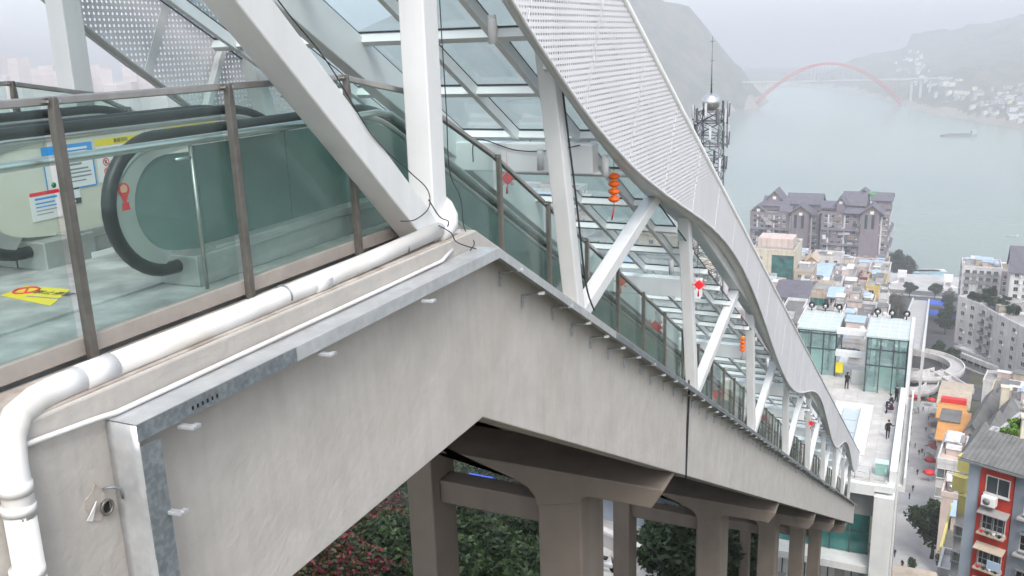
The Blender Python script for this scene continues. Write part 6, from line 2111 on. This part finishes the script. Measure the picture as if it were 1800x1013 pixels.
# ================================================================== antenna tower with the silver ball
TY = 120.0
p = at(1250, 180, TY)
dep = p.dot(FWD)
rb = 16.0 / 1607 * dep
tw = thing('antenna_tower', 'steel lattice antenna tower topped with a silver ball and thin mast', 'tower', (p.x, p.y, ground_z(p.x, p.y)))
zb_ = p.z - ground_z(p.x, p.y)
pmat('lattice', (0.14, 0.145, 0.16), rough=0.6, metal=0.4, var=0.3, vscale=0.6)
pmat('lattice_pale', (0.62, 0.63, 0.65), rough=0.55, var=0.15)
MB().lathe([(rb * math.cos(R(a)), rb * math.sin(R(a))) for a in range(-84, 85, 12)], c=(0, 0, zb_), n=24).build('ball', 'brushed', tw)
MB().tube([(0, 0, zb_ + rb), (0, 0, zb_ + rb + 2.4), (0, 0, zb_ + rb + 7.0)], 0.07, 6, rad=[0.12, 0.07, 0.03]).build('mast', 'lattice', tw)
for z in (zb_ + rb + 1.0, zb_ + rb + 4.0, zb_ + rb + 6.4):
    MB().tube([(-0.28, 0, z), (0.28, 0, z + 0.05)], 0.03, 5).build('mast_rod', 'lattice', tw)
def wleg(z):
    return 1.35 + (zb_ - z) * 0.018
zt_ = zb_ - rb * 0.9
lv = [zt_ - 1.5 * k for k in range(18)]
for sx in (-1, 1):
    for sy in (-1, 1):
        MB().tube([(sx * wleg(lv[0]), sy * wleg(lv[0]), lv[0]), (sx * wleg(0), sy * wleg(0), -1)], 0.10, 6).build('leg', 'lattice', tw)
for a, b in zip(lv, lv[1:]):
    wa, wb = wleg(a), wleg(b)
    mb = MB()
    for (x0, y0), (x1, y1) in (((-1, -1), (1, -1)), ((1, -1), (1, 1)), ((1, 1), (-1, 1)), ((-1, 1), (-1, -1))):
        mb.tube([(x0 * wa, y0 * wa, a), (x1 * wb, y1 * wb, b)], 0.045, 4).tube([(x1 * wa, y1 * wa, a), (x0 * wb, y0 * wb, b)], 0.045, 4).tube([(x0 * wa, y0 * wa, a), (x1 * wa, y1 * wa, a)], 0.045, 4)
    mb.build('bracing', 'lattice', tw)['kind'] = 'stuff'
rr = random.Random(5)
for zz, rad_, n in ((zt_ - 1.4, 2.05, 12), (zt_ - 4.4, 2.1, 9), (zt_ - 7.6, 1.9, 8)):
    MB().tube([(rad_ * math.cos(R(30 * q)), rad_ * math.sin(R(30 * q)), zz) for q in range(12)], 0.06, 5, closed=True).build('platform_ring', 'lattice', tw)
    MB().tube([(rad_ * math.cos(R(30 * q)), rad_ * math.sin(R(30 * q)), zz + 1.0) for q in range(12)], 0.04, 5, closed=True).build('platform_rail', 'lattice', tw)
    for q in range(n):
        a = 6.283 * q / n + rr.uniform(-.1, .1)
        x, y = (rad_ + 0.15) * math.cos(a), (rad_ + 0.15) * math.sin(a)
        hh = rr.uniform(1.6, 2.6)
        an = MB().tube([(x, y, zz - 0.4), (x, y, zz + hh)], 0.05, 5).build('antenna_pole', 'lattice', tw)
        MB().beam((x * 1.07, y * 1.07, zz + hh - 1.7), (x * 1.1, y * 1.1, zz + hh), 0.28, 0.13, (x, y, 0)).build('antenna_panel', 'lattice_pale' if q % 2 else 'lattice', an)

# ================================================================== arch bridge over the river
PL, PR = at(1326, 186, 2440), at(1584, 180, 2500)
PL.z = PR.z = -172
zc_ = at(1450, 111, 2470).z
zd = at(1450, 142, 2470).z
br = thing('arch_bridge', 'red arched bridge spanning the river in the haze', 'bridge', tuple(PL))
pmat('bridge_red', (0.42, 0.05, 0.04), rough=0.5, var=0.05)
dv = PR - PL
nb = Vector((dv.y, -dv.x, 0)).normalized()
def archz(t):
    return (zc_ + 172) * (1 - (2 * t - 1) ** 2)
for s in (-9, 9):
    for dz in (0, -6):
        MB().tube([dv * (k / 40) + nb * s + Vector((0, 0, archz(k / 40) + dz * (0.4 + abs(k / 20 - 1)))) for k in range(41)], 1.5, 6).build('arch_rib', 'bridge_red', br)
    for k in range(1, 40):
        t = k / 40
        q = dv * t + nb * s
        za_, zd_ = archz(t), zd + 172
        MB().tube([q + Vector((0, 0, min(za_, zd_))), q + Vector((0, 0, max(za_, zd_)))], 0.4, 5).build('hanger', 'bridge_red' if za_ < zd_ else 'w_grey', br)
ext0, ext1 = dv * -0.32, dv * 1.32
MB().beam(ext0 + Vector((0, 0, zd + 172)), ext1 + Vector((0, 0, zd + 172)), 16, 3.5).build('deck', 'w_grey', br)
for t in (-.24, -.18, -.12, -.06, 1.06, 1.12, 1.18, 1.24, 1.3):
    q = dv * t
    MB().beam(q + Vector((0, 0, -10)), q + Vector((0, 0, zd + 170)), 6, 6).build('approach_pier', 'w_grey', br)

# ================================================================== ships
def ship(px, py, length, label, rot, mats):
    p = atz(px, py, -180)
    t = thing('cargo_ship', label, 'ship', tuple(p), rot)
    L_ = length / 2
    w = length * 0.09
    poly = [(-L_, -w), (L_ * .8, -w), (L_, 0), (L_ * .8, w), (-L_, w)]
    MB().prism_z(poly, -0.5, length * 0.045).build('hull', mats[0], t)
    MB().box(-L_ * .95, -L_ * .7, -w * .8, w * .8, length * 0.045, length * 0.16).build('bridge_house', mats[1], t)
    MB().box(-L_ * .9, -L_ * .86, -.3, .3, length * 0.16, length * 0.22).build('mast', mats[1], t)
    for k in range(4):
        MB().box(-L_ * .6 + k * L_ * .32, -L_ * .6 + k * L_ * .32 + L_ * .29, -w * .7, w * .7, length * 0.045, length * 0.065).build('hatch', mats[0], t)
ship(1684, 239, 60, 'grey cargo barge on the far side of the river', R(198), ('r_grey', 'w_grey'))
ship(1778, 416, 11, 'small boat near the right edge of the river', R(175), ('w_grey', 'w_white'))

# ================================================================== hazy houses and hamlets on the far shore
hm_ = []
for k in range(4):
    rr = random.Random(k)
    w, d, h = rr.uniform(10, 22), rr.uniform(9, 14), rr.uniform(7, 20)
    mb = MB().box(-w / 2, w / 2, -d / 2, d / 2, -8, h)
    mb.cur = 1
    gable(mb, -w / 2, w / 2, -d / 2, d / 2, h, 3, 0.6, 'x')
    hm_.append(mb.mesh('house', [('w_white', 'w_grey', 'w_cream', 'w_grey')[k], ('r_grey', 'r_flat', 'r_grey', 'r_slate')[k]]))
rr = random.Random(77)
n = 0
for (cx_, cy_, sx_, sy_, m_) in ((1535, 75, 28, 6, 9), (1600, 110, 25, 16, 14), (1610, 128, 30, 8, 8), (1650, 150, 40, 12, 16), (1700, 170, 45, 10, 18), (1760, 185, 45, 14, 30), (1790, 205, 30, 8, 10), (1780, 165, 30, 10, 10), (1410, 100, 30, 6, 5)):
    for q in range(m_):
        px, py = rr.gauss(cx_, sx_ * .6), rr.gauss(cy_, sy_ * .6)
        if px > 1830:
            continue
        v = ray(px, py)
        v = v / v.y
        t_, hit = 1500.0, None
        while t_ < 5200:
            w = v * t_
            if w.z < ground_z(w.x, w.y):
                hit = w
                break
            t_ += 14
        if hit is None or ground_z(hit.x, hit.y) < -178:
            continue
        o = ob('hillside_house', hm_[rr.randrange(4)], None, 0, (hit.x, hit.y, ground_z(hit.x, hit.y)), rr.uniform(0, 3))
        sc0 = rr.uniform(0.4, 0.8)
        o.scale = (sc0, sc0, sc0)
        tag(o, 'small pale house on the hazy hillside across the river', 'house', 'houses on the far hillside')
        n += 1
# distant tower blocks on the left horizon and blocks glimpsed through the glass roof
pmat('far_wall', (0.55, 0.50, 0.48), rough=0.9, var=0.1, vscale=0.02)
bm2 = []
for k in range(3):
    rr2 = random.Random(50 + k)
    w, d, h = rr2.uniform(24, 40), 20, rr2.uniform(60, 110)
    mb = MB().box(-w / 2, w / 2, -d / 2, d / 2, -60, h)
    for r in range(int(h / 9)):
        mb.box(-w / 2 - .6, w / 2 + .6, -d / 2 - .6, -d / 2 - .02, r * 9 + 2, r * 9 + 4)
    bm2.append(mb.mesh('tower_block', 'far_wall'))
for q in range(26):
    px = rr.uniform(-30, 290)
    v = ray(px, 150)
    v = v / v.y
    Yd = rr.uniform(1050, 1350)
    w = v * Yd
    zt2 = at(px, rr.uniform(112, 150), Yd).z
    o = ob('tower_block', bm2[q % 3], None, 0, (w.x, w.y, zt2 - 70), rr.uniform(-.3, .3))
    tag(o, 'faint pale tower block on the hazy left horizon', 'building', 'tower blocks on the left horizon')
for k, (x, y, w, d, zt3, wm) in enumerate(((-46, 150, 16, 12, -40, 'w_white'), (-70, 165, 18, 12, -38, 'w_grey'), (-60, 210, 22, 14, -55, 'w_cream'), (-95, 220, 20, 14, -45, 'w_pink'), (-40, 205, 14, 12, -62, 'w_grey'), (-120, 280, 26, 14, -52, 'w_white'), (-85, 300, 22, 14, -66, 'w_tan'), (-150, 350, 30, 16, -60, 'w_white'), (-60, 290, 20, 14, -75, 'w_white'), (-120, 180, 20, 12, -25, 'w_cream'), (-35, 140, 10, 10, -56, 'w_pink'), (-28, 165, 12, 10, -68, 'w_white'))):
    lab = ('white block', 'grey block', 'cream block', 'pink block', 'small grey block', 'wide white block', 'tan block', 'widest white block', 'plain white block', 'tall cream block', 'small pink block', 'narrow white block')[k]
    bld(lab + ' glimpsed through the glass roof of the escalator', Vector((x - w / 2, y, zt3)), Vector((x + w / 2, y, zt3)), d, wm, clutter=2, front=(4, 1.6, 1.5, 'plain'), side=(3, 1.5, 1.5, 'plain'), fh=3.2)

# ================================================================== yard below the piers
yd = thing('shop_terrace', 'small shop front with red goods and pale steps below the viaduct', 'shop', (0, 0, 0))
c = at(1120, 960, 52)
yd.location = c
MB().box(-7, 4, -2, 8, -1.5, -0.9).build('terrace', 'tile_pale', yd)
MB().box(-7, 4, 4, 4.3, -0.9, 3.0).build('wall', 'w_blue', yd)
MB().box(-7.5, 4.6, 1.6, 4.6, 3.0, 3.4).build('canopy', 'w_grey', yd)
for k in range(5):
    MB().box(-7, 4, -2.6 - 0.6 * k, -2.02 - 0.6 * k, -2.4 - 0.25 * k, -1.1 - 0.25 * k).build('step', 'tile_pale', yd)
MB().box(1.6, 3.2, 3.7, 3.95, -0.7, 1.8).build('poster', 'w_pink', yd)
for k, (x, z) in enumerate(((-2.4, 0.6), (-1.2, -0.2), (-2.0, -0.9))):
    MB().lathe([(0.06, -.2), (0.26, -.1), (0.28, .06), (0.06, .2)], c=(x + 2.2, 2.4 - k, z + .3), n=10).build('lantern', 'red_bright', yd)
gar = thing('garden_wall', 'low pale garden wall with a railing below the second pier', 'wall', tuple(at(1180, 990, 50)))
MB().beam((-6, 3, -1.6), (6, -2.0, -1.6), 0.4, 2.4).build('wall', 'w_grey', gar)
MB().beam((-6, 3, -0.3), (6, -2.0, -0.3), 0.5, 0.2).build('coping', 'w_white', gar)
structure('yard_paving', MB().box(c.x - 14, c.x + 14, c.y - 16, c.y - 3, c.z - 3.6, c.z - 3.4).mesh('yard_paving', 'paving'))
for k, (px, py, d, kind, s) in enumerate(((1185, 975, 48, 'dark', 1.5), (1215, 980, 46, 'dark', 1.6), (1170, 960, 55, 'dark', 1.3), (1290, 960, 58, 'dark', 1.5), (1285, 1000, 52, 'dark', 1.4), (1200, 945, 56, 'dark', 1.6))):
    p = at(px, py, d)
    tree(kind, (p.x, p.y, p.z - 3.0 * s), s, ('dark bushy tree beside the shop front', 'dark bushy tree right of the garden wall', 'dark tree behind the shop front', 'dark tree between the second and third piers', 'lower dark tree between the second and third piers', 'tallest dark tree over the garden wall')[k], lift=2.8)
sc_ = thing('parked_scooter', 'small white scooter parked under the viaduct', 'scooter', tuple(at(1062, 1003, 40)))
MB().beam((-0.6, 0, 0.45), (0.5, 0, 0.4), 0.28, 0.25).build('body', 'car_white', sc_, 0.05)
MB().beam((-0.45, 0, 0.75), (0.2, 0, 0.75), 0.26, 0.12).build('seat', 'rubber', sc_, 0.04)
MB().tube([(0.5, 0, 0.4), (0.4, 0, 1.05)], 0.05, 6).tube([(0.4, -0.3, 1.05), (0.4, 0.3, 1.05)], 0.025, 6).build('handlebar', 'steel', sc_)
for x in (-0.55, 0.55):
    MB().tube([(x, -0.06, 0.25), (x, 0.06, 0.25)], 0.25, 12).build('wheel', 'rubber', sc_)
tp = thing('blue_tarpaulin', 'bright blue tarpaulin glimpsed behind the first pier', 'tarpaulin', tuple(at(846, 846, 30)))
MB().prism_x([(-0.3, 0), (0, 0.28), (0.3, 0.0)], -0.55, 0.55).build('sheet', 'blue_tarp', tp)
